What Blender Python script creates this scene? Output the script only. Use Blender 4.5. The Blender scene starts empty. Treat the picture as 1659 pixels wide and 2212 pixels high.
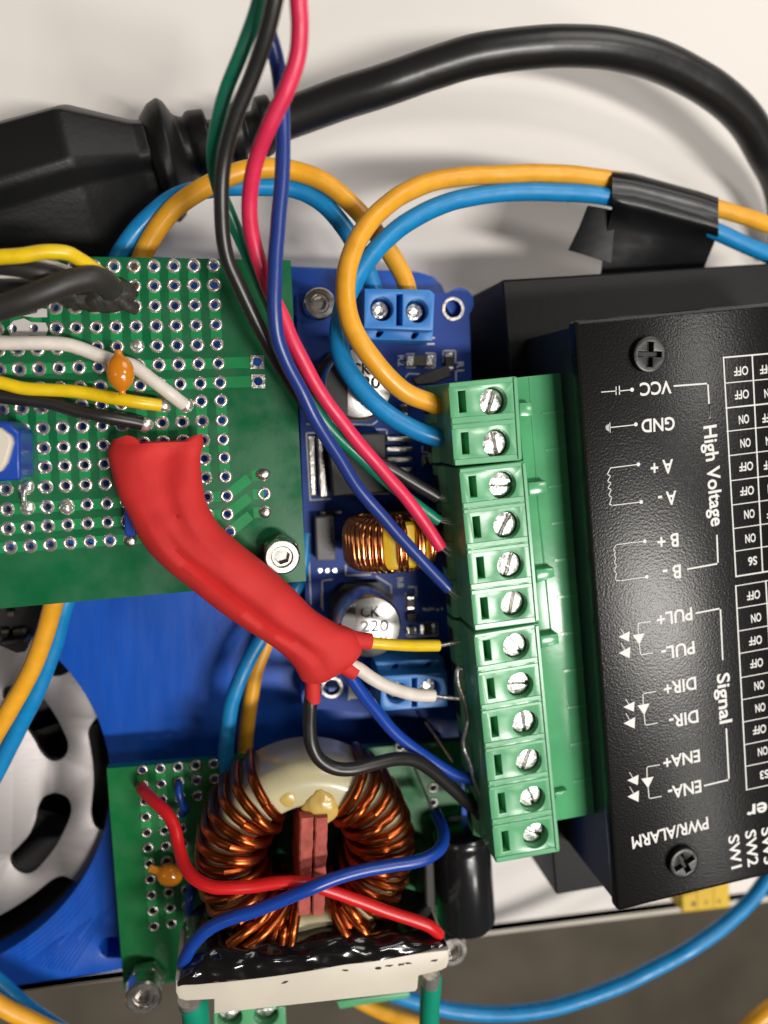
import bpy, bmesh, math, random
from mathutils import Vector, Matrix, noise
from mathutils.geometry import delaunay_2d_cdt
random.seed(7)
PI = math.pi
scene = bpy.context.scene
COL = scene.collection

# ------------------------------------------------------------------ camera (1 unit = 1 cm, table top at z = 0)
ZC = 13.5                                   # camera height above the table
YAW, PITCH = math.radians(11), math.radians(7)
_dn = Vector((-math.tan(YAW), math.tan(PITCH), -1)).normalized()      # straight down, seen in camera axes
_zc = -_dn
_xc = (Vector((1, 0, 0)) - _zc * _zc.x).normalized()
_yc = _zc.cross(_xc)
CAM_R = Matrix((_xc, _yc, _zc))             # camera axes -> world axes
cd = bpy.data.cameras.new('camera'); cam = bpy.data.objects.new('camera', cd); COL.objects.link(cam)
cam.matrix_world = Matrix.Translation((0, 0, ZC)) @ CAM_R.to_4x4()
cd.sensor_fit = 'HORIZONTAL'; cd.sensor_width = 36; cd.lens = 36
cd.clip_start = 0.1; cd.clip_end = 1000
cd.dof.use_dof = True; cd.dof.focus_distance = 9.7; cd.dof.aperture_fstop = 0.19
scene.camera = cam

# ------------------------------------------------------------------ world, lamps, exposure
w = bpy.data.worlds.new('World'); scene.world = w; w.use_nodes = True
w.node_tree.nodes['Background'].inputs[0].default_value = (1.0, 0.93, 0.84, 1)
w.node_tree.nodes['Background'].inputs[1].default_value = 0.055
def lamp(name, loc, target, sx, sy, power, col=(1, 0.955, 0.905), rot=0):
    l = bpy.data.lights.new(name, 'AREA'); l.shape = 'RECTANGLE'; l.size = sx; l.size_y = sy
    l.energy = power; l.color = col
    o = bpy.data.objects.new(name, l); COL.objects.link(o)
    d = (Vector(loc) - Vector(target)).normalized()
    y = Vector((0, 1, 0)); x = y.cross(d).normalized(); y = d.cross(x)
    o.matrix_world = Matrix.Translation(loc) @ Matrix((x, y, d)).transposed().to_4x4()
    return o
lamp('ceiling_lamp_key', (32, -25, 85), (3, 0, 0), 30, 7, 64000)
lamp('ceiling_lamp_right', (54, 9, 85), (3, 0, 0), 18, 9, 15000)
lamp('ceiling_lamp_front', (54, -55, 85), (3, 0, 0), 20, 9, 11000)
lamp('ceiling_lamp_left', (-52, -10, 85), (3, 0, 0), 20, 8, 3000)
lamp('added_fill_back', (31, 34, 36), (9, 7, 0), 30, 24, 9500)  # low fill lamp added to brighten and grade the table, not a real fixture
scene.view_settings.view_transform = 'Standard'; scene.view_settings.look = 'None'
scene.view_settings.gamma = 1; scene.view_settings.use_curve_mapping = False
scene.view_settings.exposure = 0.0

# ------------------------------------------------------------------ picture point + height -> point in the world
def at(px, py, z):
    u, v = (px - 829.5) / 1659.0, -(py - 1106.0) / 1659.0
    d = CAM_R @ Vector((u, v, -1))
    t = (z - ZC) / d.z
    return Vector((0, 0, ZC)) + d * t
def S(x0, y0, s): return lambda x, y: ((x0 + x / s) / 1.8228, (y0 + y / s) / 1.8228)
cA = S(0, 0, 1.0972); cB = S(1512, 0, 1.0972); cC = S(0, 950, 1.659); cD = S(0, 1600, 1.659)
cE = S(1000, 950, 1.659); cF = S(1000, 1600, 1.659); cG = S(0, 2300, 1.659); cH = S(0, 3100, 1.659)
cI = S(1000, 2300, 1.659); cJ = S(1000, 3100, 1.659); cK = S(2000, 3100, 1.62); cL = S(2000, 2300, 1.62)
cM = S(2000, 1600, 1.62); cN = S(2000, 950, 1.62)
cT1 = S(1650, 1430, 2.37); cT2 = S(1700, 2100, 2.37); cT3 = S(1750, 2750, 2.37)
def cv(c, pts): return [c(p[0], p[1]) + tuple(p[2:]) for p in pts]
def pxs(p, z): # world size of one picture pixel near p at height z
    return (at(p[0] + 1, p[1], z) - at(p[0], p[1], z)).length

# ------------------------------------------------------------------ materials
def lin(c): return tuple(((v / 12.92) if v <= .04045 else ((v + .055) / 1.055) ** 2.4) for v in c)
def rgb(r, g, b): return lin((r / 255, g / 255, b / 255))
def mat(name, col, rough=.5, metal=0., bump=None, coat=0., var=None, spec=.5, rvar=None, stretch=None, trans=0., sss=0.):
    m = bpy.data.materials.new(name); m.use_nodes = True
    nt = m.node_tree; p = nt.nodes['Principled BSDF']
    I = p.inputs
    I['Base Color'].default_value = (*col, 1); I['Roughness'].default_value = rough; I['Metallic'].default_value = metal
    I['Specular IOR Level'].default_value = spec; I['Coat Weight'].default_value = coat; I['Coat Roughness'].default_value = .08
    I['Transmission Weight'].default_value = trans
    if sss: I['Subsurface Weight'].default_value = sss; I['Subsurface Radius'].default_value = (.1, .06, .04); I['Subsurface Scale'].default_value = .6
    tc = nt.nodes.new('ShaderNodeTexCoord'); src = tc.outputs['Object']
    if stretch:
        mp = nt.nodes.new('ShaderNodeMapping'); mp.inputs['Scale'].default_value = stretch
        nt.links.new(src, mp.inputs[0]); src = mp.outputs[0]
    def nz(scale, detail=3):
        n = nt.nodes.new('ShaderNodeTexNoise'); n.inputs['Scale'].default_value = scale; n.inputs['Detail'].default_value = detail
        nt.links.new(src, n.inputs['Vector']); return n
    if var:                                   # (scale, darker factor, lighter factor)
        n = nz(var[0], 4); r = nt.nodes.new('ShaderNodeValToRGB')
        r.color_ramp.elements[0].position = .35; r.color_ramp.elements[1].position = .65
        r.color_ramp.elements[0].color = (*[min(1, c * var[1]) for c in col], 1)
        r.color_ramp.elements[1].color = (*[min(1, c * var[2]) for c in col], 1)
        nt.links.new(n.outputs['Fac'], r.inputs[0]); nt.links.new(r.outputs[0], I['Base Color'])
    if rvar:                                  # (scale, low, high)
        n = nz(rvar[0], 3); q = nt.nodes.new('ShaderNodeMapRange')
        q.inputs['From Min'].default_value = .3; q.inputs['From Max'].default_value = .7
        q.inputs['To Min'].default_value = rvar[1]; q.inputs['To Max'].default_value = rvar[2]
        nt.links.new(n.outputs['Fac'], q.inputs[0]); nt.links.new(q.outputs[0], I['Roughness'])
    if bump:                                  # (scale, strength, distance)
        n = nz(bump[0], 2); b = nt.nodes.new('ShaderNodeBump')
        b.inputs['Strength'].default_value = bump[1]; b.inputs['Distance'].default_value = bump[2]
        nt.links.new(n.outputs['Fac'], b.inputs['Height']); nt.links.new(b.outputs[0], I['Normal'])
    return m
M = {
 'table': mat('table_laminate', rgb(228, 223, 217), .45, var=(.25, .97, 1.0)),
 'band': mat('table_edge_plastic', rgb(205, 198, 184), .4),
 'groove': mat('table_groove', rgb(60, 66, 66), .6),
 'floor': mat('floor_carpet', rgb(150, 140, 124), .9, var=(.12, .8, 1.1), bump=(2, .6, .4)),
 'rubber': mat('black_rubber', (.008, .008, .0078), .42, bump=(14, .15, .02), spec=.28),
 'cord': mat('black_cord', (.012, .012, .012), .33, bump=(3, .2, .03)),
 'blue_print': mat('blue_print', rgb(17, 84, 188), .42, bump=(5, .16, .012), stretch=(9, 1.2, 1), var=(.5, .93, 1.05), rvar=(.8, .34, .5)),
 'steel': mat('steel', (.60, .57, .53), .26, 1, bump=(16, .05, .01), rvar=(6, .2, .34)),
 'zinc': mat('zinc_screw', (.74, .73, .70), .34, 1, bump=(13, .5, .025), rvar=(12, .22, .5), var=(14, .8, 1.08)),
 'tin': mat('tinned_solder', (.80, .77, .72), .27, .85, bump=(18, .35, .015)),
 'tin_dull': mat('dull_tin', (.55, .52, .48), .35, 1, bump=(20, .4, .02)),
 'brushed': mat('brushed_aluminium', (.38, .355, .35), .46, 1, bump=(2, .06, .004), stretch=(1.5, 60, 1), rvar=(2, .44, .56)),
 'dark': mat('dark_plastic', (.006, .006, .006), .55),
 'rotor': mat('rotor_plastic', (.012, .012, .012), .5),
 'pcb_mask': mat('green_solder_mask', rgb(10, 96, 55), .3, coat=.25, var=(.9, .9, 1.06), bump=(26, .05, .01), rvar=(2.6, .2, .42)),
 'pcb_trace': mat('green_over_copper', rgb(22, 134, 74), .28, coat=.3, var=(3, .92, 1.08)),
 'pcb_mask_b': mat('bright_green_mask', rgb(8, 104, 50), .32, coat=.2, var=(.9, .9, 1.06), rvar=(2.6, .22, .42)),
 'pcb_trace_b': mat('bright_green_over_copper', rgb(26, 146, 74), .3, coat=.2),
 'pcb_edge': mat('board_edge', rgb(120, 150, 110), .6),
 'pcb_blue': mat('blue_solder_mask', rgb(15, 58, 140), .5, spec=.3, var=(2, .88, 1.1)),
 'silk': mat('white_silkscreen', rgb(215, 215, 210), .6),
 'term_blue': mat('blue_terminal', rgb(46, 122, 196), .42, bump=(12, .06, .01)),
 'term_green': mat('green_terminal', rgb(96, 172, 122), .27, var=(2.2, .9, 1.06), bump=(9, .1, .012)),
 'head_green': mat('green_header', rgb(88, 170, 118), .2, var=(1.6, .88, 1.1), bump=(7, .1, .012)),
 'cover': mat('black_powder_coat', (.007, .007, .0066), .25, bump=(30, .45, .006), spec=.23),
 'heatsink': mat('black_anodised', (.008, .008, .0085), .45, bump=(14, .2, .01), spec=.2),
 'wall': mat('navy_black_paint', (.010, .013, .020), .5, bump=(11, .25, .015)),
 'screw_black': mat('black_oxide_screw', (.045, .045, .045), .38, .8, bump=(20, .2, .01)),
 'print_white': mat('white_print', rgb(226, 226, 222), .5, bump=(17, .2, .01)),
 'can': mat('aluminium_can', (.80, .79, .77), .28, 1, bump=(20, .12, .01)),
 'can_black': mat('black_ink', (.012, .012, .013), .35),
 'chip': mat('chip_epoxy', (.022, .020, .018), .55, bump=(20, .2, .01)),
 'grey_chip': mat('grey_epoxy', rgb(112, 110, 112), .5),
 'resistor': mat('resistor_ceramic', rgb(70, 66, 52), .45),
 'copper': mat('enamelled_copper', (.42, .095, .022), .31, 1, coat=.12, var=(3, .75, 1.15)),
 'copper_b': mat('bright_copper', (.68, .26, .09), .2, 1, coat=.4, var=(6, .8, 1.1)),
 'core_cream': mat('cream_core', rgb(196, 188, 150), .3, coat=.4, var=(1.6, .93, 1.05), sss=.1),
 'core_yellow': mat('yellow_core', rgb(214, 176, 20), .4),
 'red_rubber': mat('red_fibre', rgb(176, 84, 74), .8, bump=(9, .9, .03), var=(4, .75, 1.15)),
 'hotglue': mat('amber_glue', rgb(200, 170, 92), .3, coat=.3, sss=.3),
 'potting': mat('black_potting', (.005, .005, .005), .16, coat=.5, bump=(2.0, .12, .04)),
 'cream': mat('cream_plastic', rgb(212, 204, 188), .42, var=(1.4, .95, 1.03), bump=(8, .08, .01)),
 'teal': mat('teal_sleeve', rgb(8, 142, 112), .42),
 'yellow_block': mat('yellow_block', rgb(216, 178, 22), .45),
 'bead': mat('orange_bead', rgb(206, 124, 22), .16, coat=.5, sss=.15),
 'sleeve_red': mat('red_heatshrink', rgb(200, 44, 42), .7, spec=.35, bump=(7, .25, .02), var=(1.2, .93, 1.06)),
 'w_yellow': mat('amber_insulation', rgb(236, 168, 40), .34, bump=(8, .1, .012), var=(3.5, .9, 1.06), rvar=(5, .24, .5)),
 'w_cyan': mat('cyan_insulation', rgb(20, 134, 196), .3, bump=(8, .1, .012), var=(3.5, .9, 1.06), rvar=(5, .24, .5)),
 'w_thin_yellow': mat('yellow_insulation', rgb(232, 196, 20), .34, bump=(9, .12, .012), var=(5, .88, 1.04), rvar=(6, .25, .5)),
 'w_white': mat('white_insulation', rgb(226, 218, 208), .4, bump=(9, .12, .012), var=(5, .88, 1.02), rvar=(6, .3, .55)),
 'w_black': mat('black_insulation', (.016, .015, .014), .34, bump=(12, .12, .01)),
 'w_shrink': mat('black_heatshrink', (.022, .020, .019), .5, bump=(8, .2, .02)),
 'w_pink': mat('crimson_insulation', rgb(224, 44, 84), .36, bump=(10, .1, .01), var=(4, .92, 1.03), rvar=(6, .3, .5)),
 'w_red': mat('red_insulation', rgb(212, 30, 34), .32, bump=(12, .08, .01)),
 'w_navy': mat('navy_insulation', rgb(30, 56, 130), .32, bump=(12, .06, .01)),
 'w_blue': mat('blue_insulation', rgb(22, 66, 160), .3, bump=(12, .1, .01)),
 'w_green': mat('green_insulation', rgb(8, 124, 94), .32, bump=(10, .1, .01), var=(4, .92, 1.05), rvar=(6, .25, .45)),
 'tape': mat('black_tape', (.007, .007, .008), .3, bump=(2.2, .25, .03), spec=.3),
 'patch': mat('white_paint', rgb(200, 196, 192), .55),
 'burnt': mat('burnt_flux', (.03, .026, .022), .6, bump=(9, .9, .04)),
}

# ------------------------------------------------------------------ objects
def wloc(o):
    v = Vector((0, 0, 0))
    while o: v += o.location; o = o.parent
    return v
def link(name, me, m, parent=None, smooth=True, ang=35):
    """ONE mesh object; vertices are given in the world and moved to the object's own origin"""
    me.name = name
    if len(me.materials) == 0: me.materials.append(M[m] if isinstance(m, str) else m)
    if smooth:
        me.shade_smooth(); me.set_sharp_from_angle(angle=math.radians(ang))
    else: me.shade_flat()
    o = bpy.data.objects.new(name, me); COL.objects.link(o)
    if parent: o.parent = parent; me.transform(Matrix.Translation(-wloc(parent)))
    else:
        n = len(me.vertices); c = sum((v.co for v in me.vertices), Vector()) / max(n, 1)
        zmin = min(v.co.z for v in me.vertices); c.z = zmin
        me.transform(Matrix.Translation(-c)); o.location = c
    return o
def tag(o, label=None, cat=None, group=None, kind=None):
    if label: o['label'] = label
    if cat: o['category'] = cat
    if group: o['group'] = group
    if kind: o['kind'] = kind
    return o
def thing(name, loc, label, cat, group=None):
    o = bpy.data.objects.new(name, None); COL.objects.link(o); o.location = loc; o.empty_display_size = .3
    return tag(o, label, cat, group)
def pattern(o, me, m):
    """print a pattern (traces, lettering) into the mesh of the part it lies on, as a second material"""
    me.transform(Matrix.Translation(-wloc(o)))
    k = len(o.data.materials); o.data.materials.append(M[m])
    n0 = len(o.data.polygons); bm = bmesh.new(); bm.from_mesh(o.data); bm.from_mesh(me); bm.faces.ensure_lookup_table()
    for f in bm.faces[n0:]:
        f.material_index = k
        if f.normal.z < 0: f.normal_flip()
    bm.to_mesh(o.data); bm.free(); bpy.data.meshes.remove(me)
def bev(o, wd, seg=2, ang=40):
    b = o.modifiers.new('bevel', 'BEVEL'); b.width = wd; b.segments = seg; b.limit_method = 'ANGLE'; b.angle_limit = math.radians(ang)
    return o
class MB:
    def __init__(s): s.v = []; s.f = []
    def add(s, vs, fs):
        k = len(s.v); s.v += [tuple(v) for v in vs]; s.f += [tuple(i + k for i in f) for f in fs]; return s
    def mesh(s):
        me = bpy.data.meshes.new('m'); me.from_pydata(s.v, [], s.f); me.update()
        bm = bmesh.new(); bm.from_mesh(me); bmesh.ops.recalc_face_normals(bm, faces=bm.faces); bm.to_mesh(me); bm.free(); return me
    def join(s, me):
        return s.add([v.co for v in me.vertices], [tuple(p.vertices) for p in me.polygons])
    def hexa(s, top, bot):        # two rings of equal length
        n = len(top)
        return s.add(list(top) + list(bot), [tuple(range(n)), tuple(range(2 * n - 1, n - 1, -1))] + [(i, i + n, (i + 1) % n + n, (i + 1) % n) for i in range(n)])
    def prism(s, pts, z1, z0):    # pts: picture points at height z1, straight down to z0
        t = [at(p[0], p[1], z1) for p in pts]
        return s.hexa(t, [Vector((p.x, p.y, z0)) for p in t])
    def tube(s, path, r, sides=14, cap=True, squash=None):
        n = len(path); T = []
        for i in range(n):
            a, b = path[max(i - 1, 0)], path[min(i + 1, n - 1)]; T.append((b - a).normalized())
        up = Vector((0, 0, 1)) if abs(T[0].z) < .9 else Vector((1, 0, 0))
        N = (up - T[0] * up.dot(T[0])).normalized(); vs = []; fs = []
        for i in range(n):
            N = (N - T[i] * N.dot(T[i])).normalized(); B = T[i].cross(N)
            ri = r[i] if isinstance(r, (list, tuple)) else r
            for k in range(sides):
                a = 2 * PI * k / sides
                vs.append(path[i] + (N * math.cos(a) * (squash or 1) + B * math.sin(a)) * ri)
        for i in range(n - 1):
            for k in range(sides):
                fs.append((i * sides + k, i * sides + (k + 1) % sides, (i + 1) * sides + (k + 1) % sides, (i + 1) * sides + k))
        if cap: fs.append(tuple(range(sides))); fs.append(tuple((n - 1) * sides + k for k in range(sides - 1, -1, -1)))
        return s.add(vs, fs)
    def lathe(s, c, prof, sides=32, axis=None, cap=True):      # prof: (r, z) list round the vertical through c
        n = len(prof); vs = []; fs = []
        X, Y, Z = axis or (Vector((1, 0, 0)), Vector((0, 1, 0)), Vector((0, 0, 1)))
        for r, z in prof:
            for k in range(sides):
                a = 2 * PI * k / sides; vs.append(Vector(c) + X * (r * math.cos(a)) + Y * (r * math.sin(a)) + Z * z)
        for i in range(n - 1):
            for k in range(sides): fs.append((i * sides + k, i * sides + (k + 1) % sides, (i + 1) * sides + (k + 1) % sides, (i + 1) * sides + k))
        if cap and prof[0][0] > 0 and prof[0] != prof[-1]: fs.append(tuple(range(sides)))
        if cap and prof[-1][0] > 0 and prof[0] != prof[-1]: fs.append(tuple((n - 1) * sides + k for k in range(sides)))
        return s.add(vs, fs)
def plate(loops, z0, z1, bevel=0):
    """a solid plate from an outline and its holes (world xy loops)"""
    vs = []; ed = []; lps = []
    for lp in loops:
        k = len(vs); n = len(lp); vs += [Vector((q[0], q[1])) for q in lp]; ed += [(k + i, k + (i + 1) % n) for i in range(n)]; lps.append([(q[0], q[1]) for q in lp])
    V, E, F, ov, oe, of = delaunay_2d_cdt(vs, ed, [], 1, 1e-5)
    def inside(x, y):
        c = False
        for lp in lps:
            j = len(lp) - 1
            for i in range(len(lp)):
                (xi, yi), (xj, yj) = lp[i], lp[j]
                if (yi > y) != (yj > y) and x < (xj - xi) * (y - yi) / (yj - yi) + xi: c = not c
                j = i
        return c
    tris = []
    for f in F:
        x = sum(V[i].x for i in f) / len(f); y = sum(V[i].y for i in f) / len(f)
        if inside(x, y):
            A = sum(V[f[i]].x * V[f[(i + 1) % len(f)]].y - V[f[(i + 1) % len(f)]].x * V[f[i]].y for i in range(len(f)))
            tris.append(tuple(f) if A > 0 else tuple(reversed(f)))
    n = len(V); und = {}
    for f in tris:
        for i in range(len(f)):
            e = (f[i], f[(i + 1) % len(f)]); und[e] = 1
    rim = [e for e in und if (e[1], e[0]) not in und]
    if bevel:                                   # pull the top rim in and drop the outer ring a little
        nb = {}
        for a, b in rim:
            d = V[b] - V[a]
            if d.length > 1e-9:
                m = Vector((-d.y, d.x)).normalized()
                nb.setdefault(a, []).append(m); nb.setdefault(b, []).append(m)
        up = [V[i] + ((sum(nb[i], Vector((0, 0))).normalized() * bevel * min(1.6, 1 / max(.5, sum(nb[i], Vector((0, 0))).length / 2))) if i in nb and sum(nb[i], Vector((0, 0))).length > 1e-6 else Vector((0, 0))) for i in range(n)]
        up2 = [V[i].lerp(up[i], .32) for i in range(n)]
        pts = [(p.x, p.y, z1) for p in up] + [(p.x, p.y, z1 - bevel * .3) for p in up2] + [(p.x, p.y, z1 - bevel) for p in V] + [(p.x, p.y, z0) for p in V]
        L = 4
    else:
        pts = [(p.x, p.y, z1) for p in V] + [(p.x, p.y, z0) for p in V]; L = 2
    fs = list(tris) + [tuple(i + (L - 1) * n for i in reversed(f)) for f in tris]
    for a, b in rim:
        for l in range(L - 1): fs.append((a + l * n, a + (l + 1) * n, b + (l + 1) * n, b + l * n))
    me = bpy.data.meshes.new('p'); me.from_pydata(pts, [], fs); me.update()
    bm = bmesh.new(); bm.from_mesh(me)
    bmesh.ops.delete(bm, geom=[v for v in bm.verts if not v.link_faces], context='VERTS'); bm.to_mesh(me); bm.free()
    return me
def P2(pts, z): return [at(p[0], p[1], z).to_2d() for p in pts]
def circ(c, r, n=20, a0=0): return [(c[0] + r * math.cos(a0 + 2 * PI * k / n), c[1] + r * math.sin(a0 + 2 * PI * k / n)) for k in range(n)]
def bil(q, s, t):        # q = TL, TR, BR, BL in picture points; s across, t down
    a = Vector(q[0][:2]).lerp(Vector(q[1][:2]), s); b = Vector(q[3][:2]).lerp(Vector(q[2][:2]), s)
    return tuple(a.lerp(b, t))
def rounded(q, rad, n=5):     # q world xy corners -> rounded loop
    out = []; m = len(q)
    for i in range(m):
        p, a, b = Vector(q[i]), Vector(q[i - 1]), Vector(q[(i + 1) % m])
        u = p + (a - p).normalized() * rad; v = p + (b - p).normalized() * rad
        for k in range(n + 1):
            t = k / n; out.append(tuple(u * (1 - t) ** 2 + p * 2 * t * (1 - t) + v * t * t))
    return out
def spline(pts, n=10):
    out = []; m = len(pts)
    for i in range(m - 1):
        p0, p1, p2, p3 = pts[max(i - 1, 0)], pts[i], pts[i + 1], pts[min(i + 2, m - 1)]
        for k in range(n):
            t = k / n
            out.append(.5 * ((2 * p1) + (p2 - p0) * t + (2 * p0 - 5 * p1 + 4 * p2 - p3) * t * t + (3 * p1 - p0 - 3 * p2 + p3) * t ** 3))
    out.append(pts[-1]); return out
def P3(pts): return [at(*p) for p in pts]
def tube_mesh(pts, r, sides=14, n=10):
    path = spline(P3(pts), n); sd = Vector((random.uniform(0, 50), random.uniform(0, 50), 0)); m = len(path) - 1
    path = [p + noise.noise_vector(p * .9 + sd) * min(.16 * r, .02, .0025 / r) * min(1, i / 3, (m - i) / 3) + noise.noise_vector(p * 2.6 + sd) * min(.05 * r, .0008 / r) for i, p in enumerate(path)]
    return MB().tube(path, [r * (1 + min(.035, .005 / r) * noise.noise(p * 1.7 + sd)) for p in path], sides).mesh()
def wire(name, label, pts, r, m, group=None, cat='wire', parent=None, sides=16):
    o = link(name, tube_mesh(pts, r, sides), m, parent, ang=60)
    if not parent: tag(o, label, cat, group)
    return o
def strands(parent, p, q, z0, z1, n=5, spread=.05, r=.009):
    mb = MB(); a = at(*p, z0); b = at(*q, z1)
    for k in range(n):
        o = Vector((random.uniform(-1, 1), random.uniform(-1, 1), random.uniform(-1, 1))) * spread
        mb.tube([a + o * .3, a.lerp(b, .5) + o * .8, b + o], r, 6)
    return link('bare_strands', mb.mesh(), 'tin', parent)
def text_mesh(s, p0, p1, z, hpx, thick=.003, up=None, bold=.012):
    """lettering whose baseline runs from picture point p0 to p1, cap height hpx picture pixels"""
    cu = bpy.data.curves.new('t', 'FONT'); cu.body = s; cu.size = 1; cu.extrude = 0; cu.offset = bold; cu.resolution_u = 4
    o = bpy.data.objects.new('t', cu); me = bpy.data.meshes.new_from_object(o); bpy.data.objects.remove(o); bpy.data.curves.remove(cu)
    me.materials.clear()
    xs = [v.co.x for v in me.vertices]; x0, x1 = min(xs), max(xs)
    A, B = at(*p0, z), at(*p1, z); X = (B - A).normalized(); Y = Vector((0, 0, 1)).cross(X)
    H = hpx * pxs(p0, z); L = (B - A).length
    for v in me.vertices:
        fx = (v.co.x - x0) / (x1 - x0) * L; fy = v.co.y / .73 * H
        v.co = A + X * fx + Y * fy + Vector((0, 0, thick))
    return me
def strip(mb, pts, z, wpx):     # printed line through picture points
    for a, b in zip(pts[:-1], pts[1:]):
        A, B = at(*a[:2], z), at(*b[:2], z); X = (B - A).normalized(); Y = Vector((-X.y, X.x, 0)); w = wpx * pxs(a, z) / 2
        e = X * w
        mb.add([A - e + Y * w, B + e + Y * w, B + e - Y * w, A - e - Y * w], [(3, 2, 1, 0)])
def box_between(mb, q, z1, z0): return mb.prism(q, z1, z0)

# ================================================================== setting: floor, table
ZT_EDGE = 0.0
def wline(p, q, z):  a, b = at(*p, z), at(*q, z); return a, (b - a).normalized()
g0, gd = wline(cH(90, 1305), cK(1500, 690), 0)
b0, bd = wline(cH(90, 1345), cK(1659, 738), 0)
def onl(o, d, x): return o + d * ((x - o.x) / d.x)
def quadz(a, b, c, d, z1, z0):
    t = [Vector((p.x, p.y, z1)) for p in (a, b, c, d)]
    return MB().hexa(t, [Vector((p.x, p.y, z0)) for p in t]).mesh()
fl = MB().add([(-400, -400, -72), (400, -400, -72), (400, 400, -72), (-400, 400, -72)], [(0, 1, 2, 3)]).mesh()
tag(link('floor', fl, 'floor'), kind='structure')
ta = thing('table', (0, 6, -2.6), 'white laminate table under the electronics with a cream edge strip', 'table')
gs = Vector((0, .06, 0))
link('table_top', quadz(Vector((-45, 55, 0)), onl(g0, gd, -45) + gs, onl(g0, gd, 60) + gs, Vector((60, 55, 0)), 0, -2.6), 'table', ta)
link('groove', quadz(onl(g0, gd, -45) + gs, onl(g0, gd, -45) - gs, onl(g0, gd, 60) - gs, onl(g0, gd, 60) + gs, -.06, -2.5), 'groove', ta)
bev(link('edge_strip', quadz(onl(g0, gd, -45) - gs, onl(b0, bd, -45), onl(b0, bd, 60), onl(g0, gd, 60) - gs, -.01, -2.6), 'band', ta), .04)

# ================================================================== power cord with its moulded connector
pc = thing('power_cord', at(150, 430, 0), 'thick black mains cord with a ribbed moulded connector lying on the white table', 'power cord')
def loft(secs, shape, cap=True):
    """secs: (top picture point, bottom picture point, z centre, half depth)"""
    mb = MB(); n = len(shape); vs = []; fs = []
    for a, b, zc, hd in secs:
        A, B = at(*a, zc), at(*b, zc); c = (A + B) / 2; hv = (A - B) / 2
        for sx, sy in shape: vs.append(c + hv * sx + Vector((0, 0, sy * hd)))
    for i in range(len(secs) - 1):
        for k in range(n): fs.append((i * n + k, i * n + (k + 1) % n, (i + 1) * n + (k + 1) % n, (i + 1) * n + k))
    if cap: fs += [tuple(range(n)), tuple((len(secs) - 1) * n + k for k in range(n))]
    return mb.add(vs, fs).mesh()
octs = [(1, .1), (.70, .80), (.62, .93), (.06, 1.0), (-.04, .95), (-.18, .78), (-.26, .74), (-.9, .35), (-1, -.2), (-.9, -.8), (.9, -.8)]
body = loft([((-190, 320), (-90, 690), 1.25, 1.2), ((137, 233), (225, 585), 1.25, 1.2), ((150, 232), (238, 578), 1.25, 1.18), ((282, 262), (348, 486), 1.2, .75), ((310, 262), (372, 476), 1.2, .72)], octs)
bev(link('connector_body', body, 'rubber', pc, ang=25), .05, 3, 12)
rnd = [(math.cos(2 * PI * k / 24), math.sin(2 * PI * k / 24)) for k in range(24)]
rel = loft([((300, 262), (366, 470), 1.2, .7), ((318, 232), (388, 478), 1.2, .8), ((338, 218), (402, 462), 1.2, .8), ((352, 226), (408, 440), 1.2, .72), ((372, 252), (418, 402), 1.2, .52),
            ((392, 258), (430, 380), 1.25, .46), ((400, 244), (444, 388), 1.25, .52), ((436, 240), (468, 372), 1.3, .5), ((444, 262), (470, 352), 1.3, .36), ((470, 262), (492, 346), 1.3, .34),
            ((478, 234), (512, 360), 1.35, .47), ((512, 224), (536, 348), 1.35, .46), ((518, 246), (538, 330), 1.35, .34), ((540, 244), (556, 322), 1.4, .33), ((546, 214), (580, 338), 1.4, .45),
            ((572, 208), (598, 326), 1.4, .44), ((582, 226), (602, 306), 1.45, .34), ((606, 228), (622, 296), 1.5, .3)], rnd)
bev(link('strain_relief', rel, 'rubber', pc, ang=50), .03, 2, 30)
link('cable', tube_mesh([(560, 280, 1.45), (600, 263, 1.5), (660, 241, 1.6), (740, 212, 1.75), (830, 184, 1.9), (930, 150, 2.0), (1030, 120, 2.1), (1130, 104, 2.15), (1230, 100, 2.15), (1330, 108, 2.1),
      (1430, 135, 1.95), (1530, 187, 1.75), (1605, 252, 1.5), (1650, 325, 1.2), (1690, 420, .8), (1700, 560, .4)], .285, 24), 'cord', pc, ang=70)

# ================================================================== blue 3D-printed plate and the fan set in it
ZP = 1.4
ctr = at(*cG(-165 * .91, 1300), ZP)
def fit_circle(pts):
    import itertools
    (x1, y1), (x2, y2), (x3, y3) = pts
    a = 2 * (x2 - x1); b = 2 * (y2 - y1); c = x2 * x2 + y2 * y2 - x1 * x1 - y1 * y1
    d = 2 * (x3 - x2); e = 2 * (y3 - y2); f = x3 * x3 + y3 * y3 - x2 * x2 - y2 * y2
    x = (c * e - f * b) / (a * e - b * d); y = (a * f - d * c) / (a * e - b * d)
    return (x, y), math.hypot(x1 - x, y1 - y)
fc, fr = fit_circle([tuple(at(*cG(440, 565), ZP).to_2d()), tuple(at(434 / 1.8228, 3110 / 1.8228, ZP).to_2d()), tuple(at(*cH(300, 880), ZP).to_2d())])
bp = thing('mounting_plate', at(600, 1500, 0), 'blue 3D-printed mounting plate with a big round fan opening under the boards', 'mounting plate')
corner = P2([(-900, 470), (640, 575), (880, 585), (905, 587), (935, 596), (955, 615), (967, 642), (1015, 1300), (1010, 2000), (480, 2074), (265, 2096), (28, 2132), (-60, 2143), (-900, 2250)], ZP)
slot = P2(cv(cH, [(700, 985), (670, 1000), (645, 1045), (660, 1090), (700, 1115), (790, 1115), (830, 1050), (790, 980)]), ZP)
hole_in = P2([(700, 700), (950, 700), (980, 1500), (720, 1500)], ZP)
link('plate', plate([corner, circ(fc, fr, 96), slot], .05, ZP, .03), 'blue_print', bp, ang=30)
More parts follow.
